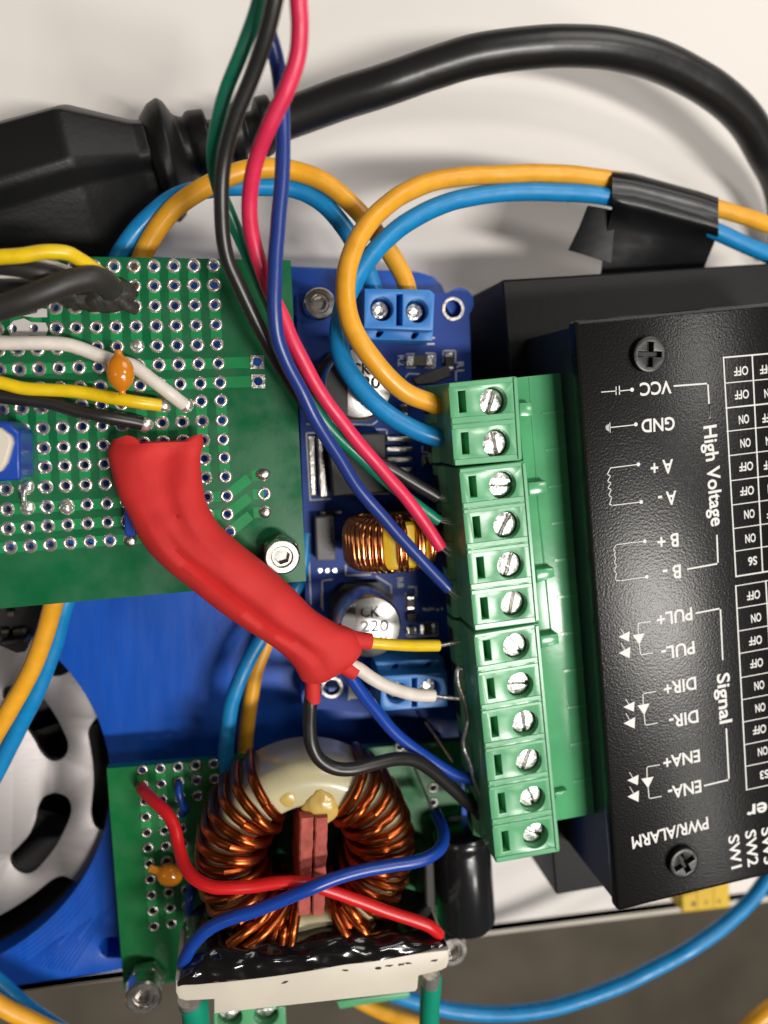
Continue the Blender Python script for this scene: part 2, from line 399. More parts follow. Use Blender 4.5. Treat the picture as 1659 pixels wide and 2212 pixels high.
# ridges left by the printer, near the fan
rm = MB()
for i in range(11):
    a = Vector(cH(180 + i * 27, 1150 + i * 6)); b = Vector(cH(380 + i * 36, 990 - i * 22))
    if i in (3, 7): b = a.lerp(b, .55)
    A, B = at(*a, ZP + .003), at(*b, ZP + .003)
    rm.tube([A, B], .011, 6)
for i in range(4):
    rr = fr + .06 + i * .07
    pts = [Vector((fc[0] + rr * math.cos(t), fc[1] + rr * math.sin(t), ZP + .002)) for t in [math.radians(-62 + k * 3.2) for k in range(15)]]
    rm.tube(pts, .006, 6)
link('print_ridges', rm.mesh(), 'blue_print', bp)

def smooth_loop(lp, n=5):
    m = len(lp); out = []
    for i in range(m):
        p0, p1, p2, p3 = lp[i - 1], lp[i], lp[(i + 1) % m], lp[(i + 2) % m]
        for k in range(n):
            t = k / n; out.append(.5 * ((2 * p1) + (p2 - p0) * t + (2 * p0 - 5 * p1 + 4 * p2 - p3) * t * t + (3 * p1 - p0 - 3 * p2 + p3) * t ** 3))
    return out
fan = thing('cooling_fan', (fc[0], fc[1], .2), 'round brushed metal fan guard with curved black slots in the blue plate', 'fan')
ZF = 1.12
sl = [cv(cG, [(215, 700), (290, 760), (360, 860), (412, 960), (443, 1040), (432, 1110), (385, 1150), (320, 1147), (262, 1090), (225, 1020), (165, 930), (100, 850), (30, 760), (18, 700), (50, 668), (130, 668)]),
      cv(cH, [(245, 140), (280, 70), (330, 44), (370, 38), (440, 70), (465, 140), (450, 210), (410, 300), (360, 390), (290, 480), (220, 550), (150, 562), (85, 520), (68, 450), (130, 380), (190, 310), (230, 220)]),
      cv(cG, [(300, 545), (320, 590), (365, 600), (415, 590), (450, 560), (430, 480), (340, 440)]),
      cv(cG, [(645, 870), (605, 905), (577, 970), (590, 1060), (608, 1180), (612, 1300), (603, 1400), (596, 1500), (620, 1580), (670, 1605), (720, 1600), (790, 1400), (780, 1100), (720, 880)]),
      cv(cH, [(-160, 920), (0, 838), (100, 780), (220, 700), (330, 612), (400, 582), (460, 600), (520, 650), (470, 800), (300, 940), (100, 1060), (-120, 1140)]),
      [(-90, 1330), (-40, 1380), (10, 1400), (0, 1425), (-60, 1420), (-120, 1370)], [(-150, 1520), (-100, 1500), (-70, 1560), (-90, 1640), (-150, 1650)]]
link('guard_plate', plate([circ(fc, fr + .25, 96)] + [smooth_loop(P2(q, ZF)) for q in sl[:5]], ZF - .1, ZF, .012), 'brushed', fan, ang=30)
rot = MB(); rot.lathe((fc[0], fc[1], .12), [(fr + .3, 0), (fr + .3, .06), (0, .06)], 48); rot.lathe((fc[0], fc[1], .2), [(1.1, 0), (1.1, .5), (0, .5)], 40)
for k in range(9):
    a = k * 2 * PI / 9; d = Vector((math.cos(a), math.sin(a), 0)); n = Vector((-d.y, d.x, 0)); c = Vector((fc[0], fc[1], 0))
    rot.add([c + d * 1 + Vector((0, 0, .25)), c + d * (fr - .1) + n * .5 + Vector((0, 0, .25)), c + d * (fr - .1) + n * .9 + Vector((0, 0, .7)), c + d * 1 + n * .3 + Vector((0, 0, .7))], [(0, 1, 2, 3)])
link('rotor', rot.mesh(), 'rotor', fan)
link('housing', plate([circ(fc, fr + .02, 80), circ(fc, fr - .05, 80)], .06, ZF - .11), 'dark', fan)  # black ring covering the blue wall of the opening, stands in for its shade

# black board peeping out under the green one
bb = thing('black_circuit_board', at(40, 1330, 1.45), 'black circuit board with small grey chips tucked below the green perfboard', 'circuit board')
link('board', MB().prism(cv(cG, [(-300, 60), (300, 60), (280, 140), (215, 330), (165, 440), (110, 450), (0, 400), (-300, 380)]), 1.62, 1.46).mesh(), 'dark', bb)
for q in ([(0, 300), (55, 296), (60, 360), (10, 370)], [(80, 298), (165, 285), (168, 345), (82, 358)], [(40, 180), (90, 175), (92, 215), (44, 220)]):
    bev(link('chip', MB().prism(cv(cG, q), 1.74, 1.625).mesh(), 'resistor', bb), .02)
bev(link('header', MB().prism(cv(cG, [(0, 372), (165, 350), (172, 388), (0, 412)]), 1.95, 1.625).mesh(), 'dark', bb), .02)

# ================================================================== screws and bolts
def hexloop(c, r, a0=.3): return circ(c, r, 6, a0)
def socket_bolt(px, py, ztop, r, label, standoff, nut=True, slant=.3):
    c = at(px, py, ztop); hh = r * 1.05
    t = thing('socket_bolt', (c.x, c.y, standoff), label, 'bolt', 'socket head bolts holding the boards')
    mb = MB().lathe((c.x, c.y, ztop), [(r * .52, -hh * .55), (r * .56, -.02), (r * .62, 0), (r * .90, 0), (r, -.03), (r, -hh)], 40)
    mb.join(plate([circ(c, r * .97, 36)], ztop - hh, ztop - hh * .62))
    link('head', mb.mesh(), 'steel', t, ang=40)
    link('socket', plate([circ(c, r * .6, 36), hexloop(c, r * .46, slant)], ztop - hh * .6, ztop - .035), 'steel', t, ang=20)
    if nut: bev(link('nut', plate([hexloop(c, r * 1.12, slant + .2)], ztop - hh - .18, ztop - hh), 'steel', t, ang=20), .02)
    zs = ztop - hh - (.18 if nut else 0)
    if zs - standoff > .02: link('shank', plate([circ(c, r * .6, 24)], standoff, zs), 'steel', t)
    return t
ZU, ZB, ZL = 3.5, 2.1, 2.2
socket_bolt(*cF(185, 985), ZU + .42, .225, 'shiny socket head bolt on the green perfboard beside the red sleeve', ZU - .5 + .34)
socket_bolt(*cE(432, 405), ZB + .32, .225, 'shiny socket head bolt on the blue converter board behind the yellow loop', ZP, nut=False)
socket_bolt(*cH(935, 1382), ZL + .50, .262, 'socket head bolt at the lower left corner of the small green board', ZP, slant=.9)
socket_bolt(*cJ(1300, 1078), ZL + .42, .25, 'socket head bolt half hidden behind the white choke base', ZL - .3, slant=.6)

# ================================================================== blue step-down converter
cvt = thing('converter_module', at(830, 1080, ZP), 'blue step-down converter board with two silver capacitors and a small yellow toroid', 'converter board')
q = [(640, 634), (1012, 632), (1046, 1560), (668, 1530)]
h1, h2 = at(*cE(1300, 443), ZB), at(*cI(508, 672), ZB)
cvb = link('board', plate([P2(q, ZB), circ(h1, .13, 28), circ(h2, .13, 28)], ZB - .16, ZB), 'pcb_blue', cvt, ang=30)
for h in (h1, h2):
    link('mounting_ring', plate([circ(h, .17, 36), circ(h, .13, 36)], ZB + .001, ZB + .02), 'tin_dull' if h is h2 else 'tin_dull', cvt)
for hx in ((650, 1290), (1000, 1560), (690, 700), (1000, 700)):
    pass
for p in ((655, 650), (1000, 650), (1025, 1540), (685, 1512)):
    c = at(*p, ZB); link('spacer', MB().lathe((c.x, c.y, ZP), [(.22, 0), (.22, ZB - .16 - ZP)], 20).mesh(), 'blue_print', cvt)
sk = MB()
zs_ = ZB + .004
for c_, pts in ((cE, [(1045, 735), (995, 735), (992, 825), (1055, 825)]), (cE, [(1125, 730), (1185, 733), (1180, 825), (1120, 825)]), (cE, [(1235, 785), (1235, 715), (1318, 715), (1315, 790)]),
                (cE, [(1320, 850), (1320, 910)]), (cE, [(990, 890), (1010, 865), (1095, 868)]), (cE, [(345, 1195), (500, 1195)]), (cE, [(615, 1195), (770, 1200), (805, 1175)]),
                (cF, [(405, 172), (342, 175), (368, 612), (500, 605)]), (cF, [(800, 150), (865, 152), (870, 190)]), (cF, [(525, 578), (880, 570)]), (cF, [(1100, 262), (1100, 300), (1140, 300)]), (cF, [(1140, 322), (1100, 322), (1102, 385)]),
                (cF, [(360, 990), (372, 1290)]), (cF, [(600, 1040), (600, 1105), (760, 1100)]), (cF, [(450, 1330), (445, 1140), (510, 1130)]), (cF, [(800, 1110), (895, 1170), (900, 1250)]), (cF, [(1010, 1180), (1060, 1180), (1060, 1240), (1010, 1240)]),
                (cI, [(990, 60), (1000, 180)]), (cI, [(995, 270), (995, 340), (1065, 342)]), (cI, [(1080, 255), (1200, 250), (1200, 335), (1080, 340), (1080, 255)]), (cI, [(620, 755), (625, 640)]), (cI, [(440, 150), (440, 60)])):
    strip(sk, cv(c_, pts), zs_, 2.6)
for (s_, c_, a, b, h) in (('R2', cE, (940, 745), (942, 815), 45), ('R1', cE, (1322, 790), (1326, 850), 48), ('+', cE, (1128, 662), (1180, 662), 60), ('-', cE, (1130, 690), (1180, 690), 60), ('R8', cF, (936, 1120), (940, 1185), 40)):
    sk.join(text_mesh(s_, c_(*a), c_(*b), ZB, h / 3.02, .004))
pattern(cvb, sk.mesh(), 'silk')
link('test_pad', MB().prism(cv(cI, [(622, 665), (680, 660), (690, 745), (625, 750)]), ZB + .01, ZB - .01).mesh(), 'silk', cvt)
def smd(c_, pts, ztop, m='resistor', ends=True, vertical=False):
    o = bev(link('chip_resistor', MB().prism(cv(c_, pts), ztop, ZB + .002).mesh(), m, cvt), .012)
    if ends:
        qd = cv(c_, pts)
        for s0, s1 in ((-.02, .27), (.73, 1.02)):
            e = [bil(qd, s, t) for s, t in (((s0, -.02), (s1, -.02), (s1, 1.02), (s0, 1.02)) if not vertical else ((-.02, s0), (1.02, s0), (1.02, s1), (-.02, s1)))]
            bev(link('solder_end', MB().prism(e, ztop + .012, ZB + .003).mesh(), 'tin', o), .02)
smd(cE, [(1000, 745), (1175, 742), (1175, 815), (1000, 815)], ZB + .07)
smd(cE, [(1250, 728), (1303, 726), (1306, 850), (1255, 850)], ZB + .07, vertical=True)
smd(cF, [(1110, 335), (1165, 335), (1165, 380), (1110, 380)], ZB + .07)
smd(cI, [(1000, 80), (1050, 80), (1052, 170), (1002, 170)], ZB + .07, vertical=True)
smd(cI, [(1000, 280), (1062, 280), (1062, 335), (1000, 335)], ZB + .07)
smd(cI, [(1085, 262), (1195, 258), (1195, 325), (1085, 330)], ZB + .08)
smd(cE, [(960, 1065), (1005, 1065), (1005, 1140), (960, 1140)], ZB + .07, vertical=True)
smd(cF, [(435, 690), (570, 680), (572, 705), (436, 712)], ZB + .06, 'chip')
bev(link('controller_chip', MB().prism(cv(cI, [(1000, 190), (1060, 190), (1062, 250), (1002, 250)]), ZB + .1, ZB).mesh(), 'chip', cvt), .015)
for i in range(7):
    c = at(*cI(1110 + 30 * i % 140, 160 + (i % 2) * 6), ZB); link('via', MB().lathe((c.x, c.y, ZB), [(.03, 0), (.025, .02), (0, .028)], 10).mesh(), 'tin', cvt)
for i in range(3):
    c = at(*cF(433 + 48 * i, 1072), ZB); link('via', MB().lathe((c.x, c.y, ZB), [(.034, .002), (.034, .008), (.02, .008)], 12).mesh(), 'tin', cvt)
# regulator with its tab and pins
reg = bev(link('regulator', MB().prism(cv(cF, [(480, 190), (862, 175), (866, 560), (520, 588)]), ZB + .45, ZB + .02).mesh(), 'chip', cvt), .02)
bev(link('heat_tab', MB().prism(cv(cF, [(413, 200), (450, 200), (485, 590), (432, 598)]), ZB + .16, ZB + .015).mesh(), 'tin_dull', reg), .02)
bev(link('solder_pad', MB().prism(cv(cF, [(352, 190), (398, 192), (408, 585), (372, 588)]), ZB + .04, ZB + .002).mesh(), 'tin', reg), .02)
for i in range(5):
    y = 215 + i * 67
    if i == 2: pass
    bev(link('pin', MB().prism(cv(cF, [(868, y - 18), (1035, y - 18), (1040, y + 15), (868, y + 15)]), ZB + .12 - .0, ZB + .03).mesh(), 'tin_dull', reg), .015)
dio = bev(link('diode', MB().prism(cv(cF, [(400, 725), (520, 716), (535, 1008), (412, 1012)]), ZB + .26, ZB + .02).mesh(), 'grey_chip', cvt), .025)
dm = MB(); dm.join(text_mesh('SS5', cF(478, 790), cF(482, 900), ZB + .26, 36 / 3.02, .003)); dm.join(text_mesh('A', cF(488, 930), cF(492, 978), ZB + .26, 50 / 3.02, .003))
link('marking', dm.mesh(), 'can_black', dio, smooth=False)
# two blue screw terminals
def blue_terminal(qt, zt, screws, slot_q, ledge, ovals, r_rec, r_scr):
    holes = [circ(at(*p, zt), r_rec, 32) for p in screws]
    t = bev(link('screw_terminal', MB().join(plate([P2(qt, zt)] + holes + [P2(slot_q, zt)], zt - .36, zt, .015)).mesh(), 'term_blue', cvt, ang=30), .001)
    link('housing', plate([P2(qt, zt)], ZB + .002, zt - .34), 'term_blue', t, ang=30)
    lz = zt - .28
    lp = P2(ledge, lz)
    link('wire_ledge', plate([lp] + [[tuple(at(x + ox * cs - oy * .5, y + oy, lz).to_2d()) for ox, oy, cs in [(7 * math.cos(a), 9 * math.sin(a), 1) for a in [k * PI / 8 for k in range(16)]]] for x, y in ovals], ZB + .002, lz, .01), 'term_blue', t)
    for p in screws:
        c = at(*p, zt); zz = zt - .17
        mb = MB().lathe((c.x, c.y, zz), [(r_scr, -.2), (r_scr, -.03), (r_scr * .9, .0), (r_scr * .62, .008), (r_scr * .5, -.03), (0, -.035)], 28)
        s = link('screw', mb.mesh(), 'zinc', t, ang=50)
        lobes = MB()
        for k in range(7):
            a = k * 2 * PI / 7; d = Vector((math.cos(a), math.sin(a), 0)); n = Vector((-d.y, d.x, 0))
            cc = Vector((c.x, c.y, zz)); lobes.hexa([cc + d * r_scr * .86 + n * .022 + Vector((0, 0, .02)), cc + d * r_scr * .86 - n * .022 + Vector((0, 0, .02)), cc + d * r_scr * .45 - n * .012 - Vector((0, 0, .005)), cc + d * r_scr * .45 + n * .012 - Vector((0, 0, .005))],
                       [cc + d * r_scr * .86 + n * .022 - Vector((0, 0, .06)), cc + d * r_scr * .86 - n * .022 - Vector((0, 0, .06)), cc + d * r_scr * .45 - n * .012 - Vector((0, 0, .06)), cc + d * r_scr * .45 + n * .012 - Vector((0, 0, .06))])
        link('screw_lobes', lobes.mesh(), 'zinc', t, smooth=False)
blue_terminal(cv(cE, [(722, 308), (1150, 316), (1182, 345), (1172, 585), (718, 568)]), 3.0, [cE(836, 442), cE(1066, 455)], cv(cE, [(932, 345), (970, 345), (968, 550), (930, 550)]),
              cv(cE, [(718, 560), (1172, 580), (1165, 650), (730, 640)]), [cE(822, 600), cE(1052, 612)], .158, .125)
blue_terminal(cv(cI, [(828, 600), (1262, 578), (1268, 800), (826, 832)]), 2.95, [cI(935, 712), cI(1150, 690)], cv(cI, [(1032, 618), (1064, 615), (1064, 800), (1032, 802)]),
              cv(cI, [(790, 505), (1240, 490), (1262, 590), (826, 612)]), [cI(920, 548), cI(1135, 535)], .158, .12)
# two can capacitors
def can_cap(ctr_, r, ztop, split, lines, quad):
    c = at(*ctr_, ztop)
    cap = link('capacitor', MB().lathe((c.x, c.y, ztop), [(r, -(ztop - ZB - .12)), (r, -.05), (r * .97, -.015), (r * .93, 0), (0, 0)], 56).mesh(), 'can', cvt, ang=40)
    x0 = at(split, ctr_[1], ztop).x - c.x
    lp = [(c.x + r * .935 * math.cos(a), c.y + r * .935 * math.sin(a)) for a in [k * 2 * PI / 72 for k in range(72)] if r * .935 * math.cos(a) <= x0]
    ang = math.acos(max(-1, min(1, x0 / (r * .935))))
    lp = [(c.x + r * .935 * math.cos(ang + (2 * PI - 2 * ang) * k / 40), c.y + r * .935 * math.sin(ang + (2 * PI - 2 * ang) * k / 40)) for k in range(41)]
    mk = MB().join(plate([lp], ztop + .001, ztop + .006))
    for s_, a, b, h in lines: mk.join(text_mesh(s_, a, b, ztop, h, .007, bold=.022))
    link('marking', mk.mesh(), 'can_black', cap, smooth=False)
    k = r * 1.06
    b = plate([rounded([(c.x - k, c.y - k), (c.x + k, c.y - k), (c.x + k, c.y + k), (c.x - k, c.y + k)], k * .45, 1)], ZB + .004, ZB + .14)
    link('plastic_base', b, 'chip', cap, ang=20)
can_cap(cE(690, 935), .475, 3.05, cE(612, 900)[0], [('CK', cE(640, 868), cE(765, 868), 24), ('220', cE(640, 958), cE(826, 958), 25), ('V', cE(762, 1045), cE(812, 1045), 20)], None)
can_cap(cI(762, 282), .455, 2.98, cI(665, 280)[0], [('CK', cI(695, 216), cI(822, 211), 24), ('220', cI(695, 312), cI(880, 305), 25), ('V', cI(822, 395), cI(872, 392), 20)], None)
# small toroid standing on its edge
def turns_path(c, X, Y, Z, angs, ri, ro, hh, wr, alt=0):
    """one continuous winding round a ring core: loops at the given angles; returns points"""
    pts = []
    N = len(angs)
    for i, a in enumerate(angs):
        nxt = angs[i + 1] if i + 1 < N else a
        rin = ri - wr - (alt if i % 2 else 0); rout = ro + wr
        k = 18
        loop = []
        rr = min(.38, hh * .7)
        # rounded rectangle in (r, z)
        def corner(cx, cz, a0):
            return [(cx + rr * math.cos(a0 + t * PI / 8), cz + rr * math.sin(a0 + t * PI / 8)) for t in range(5)]
        zt = hh + wr
        prof = [(r_, z_) for r_, z_ in corner(rin + rr, -zt + rr, PI)[::-1]]
        prof = corner(rin + rr, zt - rr, PI)[::-1] + corner(rout - rr, zt - rr, PI / 2)[::-1][0:0]
        prof = []
        ov = (.035 if i % 2 else 0) if alt else 0
        prof += [(rin, -zt + rr), (rin, 0), (rin, zt - rr)]
        prof += [(rin + rr - rr * math.cos(t), zt - rr + rr * math.sin(t) + ov * math.sin(t)) for t in (PI / 8, PI / 4, 3 * PI / 8, PI / 2)]
        prof += [((rin + rout) / 2 + .04, zt + .01 + ov * .5)]
        prof += [(rout - rr + rr * math.sin(t), zt - rr + rr * math.cos(t)) for t in (0, PI / 8, PI / 4, 3 * PI / 8)]
        prof += [(rout, zt - rr), (rout, 0), (rout, -zt + rr)]
        prof += [(rout - rr + rr * math.cos(t), -zt + rr - rr * math.sin(t)) for t in (PI / 8, PI / 4, 3 * PI / 8, PI / 2)]
        prof += [((rin + rout) / 2, -zt)]
        prof += [(rin + rr - rr * math.sin(t), -zt + rr - rr * math.cos(t)) for t in (0, PI / 8, PI / 4, 3 * PI / 8)]
        m = len(prof)
        for j, (r_, z_) in enumerate(prof):
            f = max(0, (j - m * .62) / (m * .38))         # the step to the next turn happens underneath
            aa = a + (nxt - a) * f
            pts.append(c + X * (r_ * math.cos(aa)) + Y * (r_ * math.sin(aa)) + Z * z_)
    return pts
ic = at(*cF(905, 880), 2.95); iz = 2.80
ind = link('inductor', MB().lathe((ic.x, ic.y, iz), [(.30, -.32), (.60, -.32), (.64, -.28), (.64, .28), (.60, .32), (.30, .32), (.30, -.32)], 48, (Vector((1, .05, 0)), Vector((0, 0, 1)), Vector((-.05, 1, 0)))).mesh(), 'core_yellow', cvt, ang=40)
angs = [math.radians(a) for a in (172, 165, 157, 150, 142, 135, 127, 119, 112, 90, 84, 66, 60, 44, 36, 29, 21, 14, 6)]
link('winding', MB().tube(turns_path(Vector((ic.x, ic.y, iz)), Vector((1, .05, 0)), Vector((0, 0, 1)), Vector((-.05, 1, 0)), angs, .30, .64, .32, .04, .05), .04, 10).mesh(), 'copper_b', ind, ang=80)

# ================================================================== driver box
drv = thing('motor_driver', at(1450, 1350, .5), 'black powder coated stepper motor driver box with white printed labels', 'motor driver')
ZD, ZH = 4.3, 2.6
hs = [(1085, 604), (1800, 560), (1800, 1830), (1202, 1934)]
bev(link('heatsink', plate([P2(hs, ZH)], .5, ZH), 'heatsink', drv, ang=30), .03)
ct = [(1240, 692), (1800, 640), (1800, 1858), (1334, 1970)]
cw = P2(ct, ZD)
inner = [Vector(p) for p in cw]
ctr2 = sum(inner, Vector((0, 0))) / 4
inset = [tuple(p + (ctr2 - p).normalized() * .08) for p in inner]
link('case_wall', plate([inset], ZH + .002, ZD - .14), 'wall', drv, ang=30)
cov = link('cover', plate([rounded(cw, .06, 3)], ZD - .16, ZD, .05), 'cover', drv, ang=25)
pr = MB(); ZZ = ZD
def tx(s_, c_, a, b, h, bold=.02): pr.join(text_mesh(s_, c_(*a), c_(*b), ZZ, h / 1.62 / 1.8228, .004, bold=bold))
tx('VCC', cN, (1040, 889), (840, 906), 76); tx('GND', cM, (1062, 68), (850, 86), 78)
tx('A +', cM, (1052, 338), (908, 352), 82); tx('A -', cM, (1072, 538), (955, 553), 82)
tx('B +', cM, (1086, 808), (950, 824), 82); tx('B -', cM, (1101, 1009), (985, 1024), 82)
tx('High Voltage', cM, (1247, 128), (1297, 768), 86)
tx('PUL+', cL, (1172, 147), (945, 190), 78); tx('PUL-', cL, (1187, 363), (975, 405), 78)
tx('DIR+', cL, (1197, 590), (990, 632), 78); tx('DIR-', cL, (1210, 801), (1025, 842), 78)
tx('ENA+', cL, (1221, 1055), (988, 1103), 76); tx('ENA-', cL, (1229, 1248), (1018, 1296), 78)
tx('Signal', cL, (1333, 576), (1352, 893), 82)
tx('PWR/ALARM', cK, (1273, 188), (787, 318), 76)
tx('er', cK, (1652, 92), (1522, 116), 90)
tx('SW1', cK, (1405, 314), (1427, 524), 68); tx('SW2', cK, (1513, 282), (1532, 508), 68); tx('SW3', cK, (1616, 262), (1636, 495), 68)
for s_, x0, x1, y0, h in (('OFF', 1530, 1440, 800, 50), ('OFF', 1535, 1445, 950, 50)): tx(s_, cN, (x0, y0 - 4), (x1, y0 + 6), h)
for s_, x0, x1, y0 in (('ON', 1535, 1470, 54), ('ON', 1545, 1480, 205), ('OFF', 1562, 1474, 355), ('OFF', 1567, 1480, 510), ('ON', 1571, 1505, 659), ('ON', 1578, 1512, 813), ('S6', 1586, 1530, 958)): tx(s_, cM, (x0, y0 - 3), (x1, y0 + 7), 50)
for s_, x1, y0 in (('OFF', 1605, 788), ('ON', 1632, 940), ('OFF', 1620, 1098)): tx(s_, cN, (x1 + (88 if s_ == 'OFF' else 66), y0 - 6), (x1, y0 + 6), 50)
for s_, x1, y0 in (('ON', 1642, 190), ('OFF', 1630, 345), ('ON', 1655, 495), ('OFF', 1650, 655)): tx(s_, cM, (x1 + (88 if s_ == 'OFF' else 66), y0 - 6), (x1, y0 + 6), 50)
for s_, x0, x1, y0 in (('OFF', 1606, 1523, 42), ('ON', 1612, 1548, 187), ('OFF', 1618, 1536, 331), ('OFF', 1625, 1544, 476), ('ON', 1632, 1569, 618), ('ON', 1639, 1576, 760), ('OFF', 1645, 1562, 899), ('ON', 1654, 1592, 1038), ('S3', 1662, 1605, 1186)): tx(s_, cL, (x0, y0 - 5), (x1, y0 + 9), 50)
lw = 3.2
strip(pr, cv(cN, [(1062, 923), (1275, 907), (1288, 1120)]), ZZ + .004, lw)
strip(pr, cv(cM, [(1283, -10), (1287, 70)]), ZZ + .004, lw); strip(pr, cv(cM, [(1333, 825), (1340, 1003), (1148, 1038)]), ZZ + .004, lw)
strip(pr, cv(cL, [(1200, 185), (1355, 155), (1370, 480)]), ZZ + .004, lw); strip(pr, cv(cL, [(1393, 925), (1410, 1248), (1255, 1285)]), ZZ + .004, lw)
strip(pr, cv(cN, [(598, 962), (690, 955)]), ZZ + .004, 1.8); strip(pr, cv(cN, [(690, 930), (690, 978)]), ZZ + .004, 1.8); strip(pr, cv(cN, [(710, 925), (712, 976)]), ZZ + .004, 2); strip(pr, cv(cN, [(712, 955), (790, 947)]), ZZ + .004, 1.8)
strip(pr, cv(cM, [(816, 117), (652, 135)]), ZZ + .004, 1.8)
for x, a, b in ((650, 106, 165), (641, 116, 156), (633, 120, 152), (626, 126, 146)): strip(pr, cv(cM, [(x, a), (x + 2, b)]), ZZ + .004, 1.5)
strip(pr, cv(cM, [(832, 370), (655, 393), (633, 435), (655, 443), (635, 480), (658, 488), (637, 522), (660, 530), (642, 568), (662, 578), (649, 625), (666, 632), (850, 610)]), ZZ + .004, 1.7)
strip(pr, cv(cM, [(873, 860), (690, 882), (672, 918), (686, 924), (676, 955), (690, 962), (678, 1000), (694, 1012), (678, 1050), (692, 1062), (685, 1108), (720, 1112), (885, 1087)]), ZZ + .004, 1.5)
def dot(p, r):
    A = at(*p, ZZ + .0045); pr.add([A + Vector((r * math.cos(k * PI / 8), r * math.sin(k * PI / 8), 0)) for k in range(16)], [tuple(range(16))])
for c_, p in ((cN, (792, 947)), (cM, (816, 115)), (cM, (832, 370)), (cM, (850, 610)), (cM, (873, 860)), (cM, (885, 1087))): dot(c_(*p), .026)
for ox, oy in ((0, 0), (31, 448), (56, 916)):
    def o_(pts): return cv(cL, [(x + ox, y + oy) for x, y in pts])
    strip(pr, o_([(910, 237), (830, 250), (832, 320)]), ZZ + .004, 1.8); strip(pr, o_([(838, 380), (845, 452), (922, 438)]), ZZ + .004, 1.8)
    for tr in ([(795, 326), (838, 385), (873, 312)], [(705, 336), (772, 366), (777, 300)], [(707, 440), (777, 473), (780, 400)]):
        pr.add([at(*p, ZZ + .005) for p in o_(tr)], [(0, 1, 2)])
    strip(pr, o_([(720, 286), (742, 320)]), ZZ + .004, 1.3); strip(pr, o_([(722, 378), (744, 416)]), ZZ + .004, 1.3)
# the two tables of switch settings
def xl(y0, x0, y1, x1, y): return x0 + (x1 - x0) * (y - y0) / (y1 - y0)
tl = 2.8
rows1 = [cN(1375, 742), cN(1385, 905), cN(1392, 1065), cM(1390, 10), cM(1397, 160), cM(1408, 315), cM(1420, 475), cM(1428, 630), cM(1437, 780), cM(1445, 925), cM(1455, 1085)]
strip(pr, [rows1[0], rows1[-1]], ZZ + .004, tl); strip(pr, [cN(1558, 730), cM(1625, 1055)], ZZ + .004, tl)
for i, (x, y) in enumerate(rows1): strip(pr, [(x, y), (x + 170, y - 11 - 12 * i / 10 - 4)], ZZ + .0045, tl if i in (0, 10) else 1.8)
rows2 = [cL(1453 + 70 * (y - 10) / 1302, y) for y in (12, 155, 300, 443, 597, 738, 880, 1025, 1163, 1312)]
strip(pr, [rows2[0], rows2[-1]], ZZ + .004, tl); strip(pr, [cL(1645, -20), cL(1718, 1275)], ZZ + .004, tl)
for i, (x, y) in enumerate(rows2): strip(pr, [(x, y), (x + 150, y - 25 - i * .8)], ZZ + .0045, 1.8)
pattern(cov, pr.mesh(), 'print_white')
def cross_screw(px, py, r, a0):
    c = at(px, py, ZD); zt = ZD + .09
    def rotp(p): ca, sa = math.cos(a0), math.sin(a0); return (c.x + p[0] * ca - p[1] * sa, c.y + p[0] * sa + p[1] * ca)
    b, a = r * .14, r * .66
    cr = [(b, b), (b, a), (-b, a), (-b, b), (-a, b), (-a, -b), (-b, -b), (-b, -a), (b, -a), (b, -b), (a, -b), (a, b)]
    s = link('cover_screw', plate([circ(c, r, 48), [rotp(p) for p in cr]], ZD + .001, zt, .02), 'screw_black', drv, ang=30)
    link('recess', plate([circ(c, r * .8, 24)], ZD + .0012, ZD + .012), 'dark', s)
cross_screw(*cN(885, 725), .23, .0); cross_screw(*cK(1105, 465), .225, .5)
# green header socket the plugs push into
ZHd = 3.7
hq = [cT1(900, 135), cT1(1335, 88), cT3(1420, 1075), cT3(1040, 1145)]
hd = bev(link('header_socket', plate([P2(hq, ZHd)], 2.6, ZHd, .012), 'head_green', drv, ang=30), .001)
stp = [cT1(1335 - 90, 97), cT1(1337, 87), cT3(1421, 1073), cT3(1320, 1092)]
def latch(pts, zt=3.85):
    bev(link('latch', plate([P2(pts, zt)], ZHd - .1, zt, .01), 'head_green', hd, ang=30), .002)
latch(cv(cT1, [(935, 372), (1050, 365), (1065, 490), (942, 500)])); latch(cv(cT1, [(1018, 1118), (1188, 1098), (1203, 1195), (1030, 1240)]))
latch(cv(cT2, [(972, 340), (1140, 320), (1150, 405), (985, 465)])); latch(cv(cT2, [(1015, 962), (1180, 935), (1192, 1030), (1025, 1075)])); latch(cv(cT3, [(1030, 880), (1150, 855), (1130, 900), (1040, 945)]), 3.8)
for i in range(1, 12):
    link('seam', MB().prism([bil(hq, .5, i / 12), bil(hq, .98, i / 12), bil(hq, .98, i / 12 + .006), bil(hq, .5, i / 12 + .006)], ZHd + .008, ZHd - .01).mesh(), 'head_green', hd, smooth=False)
rl = MB()
for a, b, wpx in ((cT1(1030, 140), cT1(1100, 1090), 2), (cT1(1105, 1240), cT2(1110, 910), 2)):
    A, B = at(*a, ZHd), at(*b, ZHd); rl.tube([A, B], .014, 6)
link('rib', rl.mesh(), 'head_green', hd)

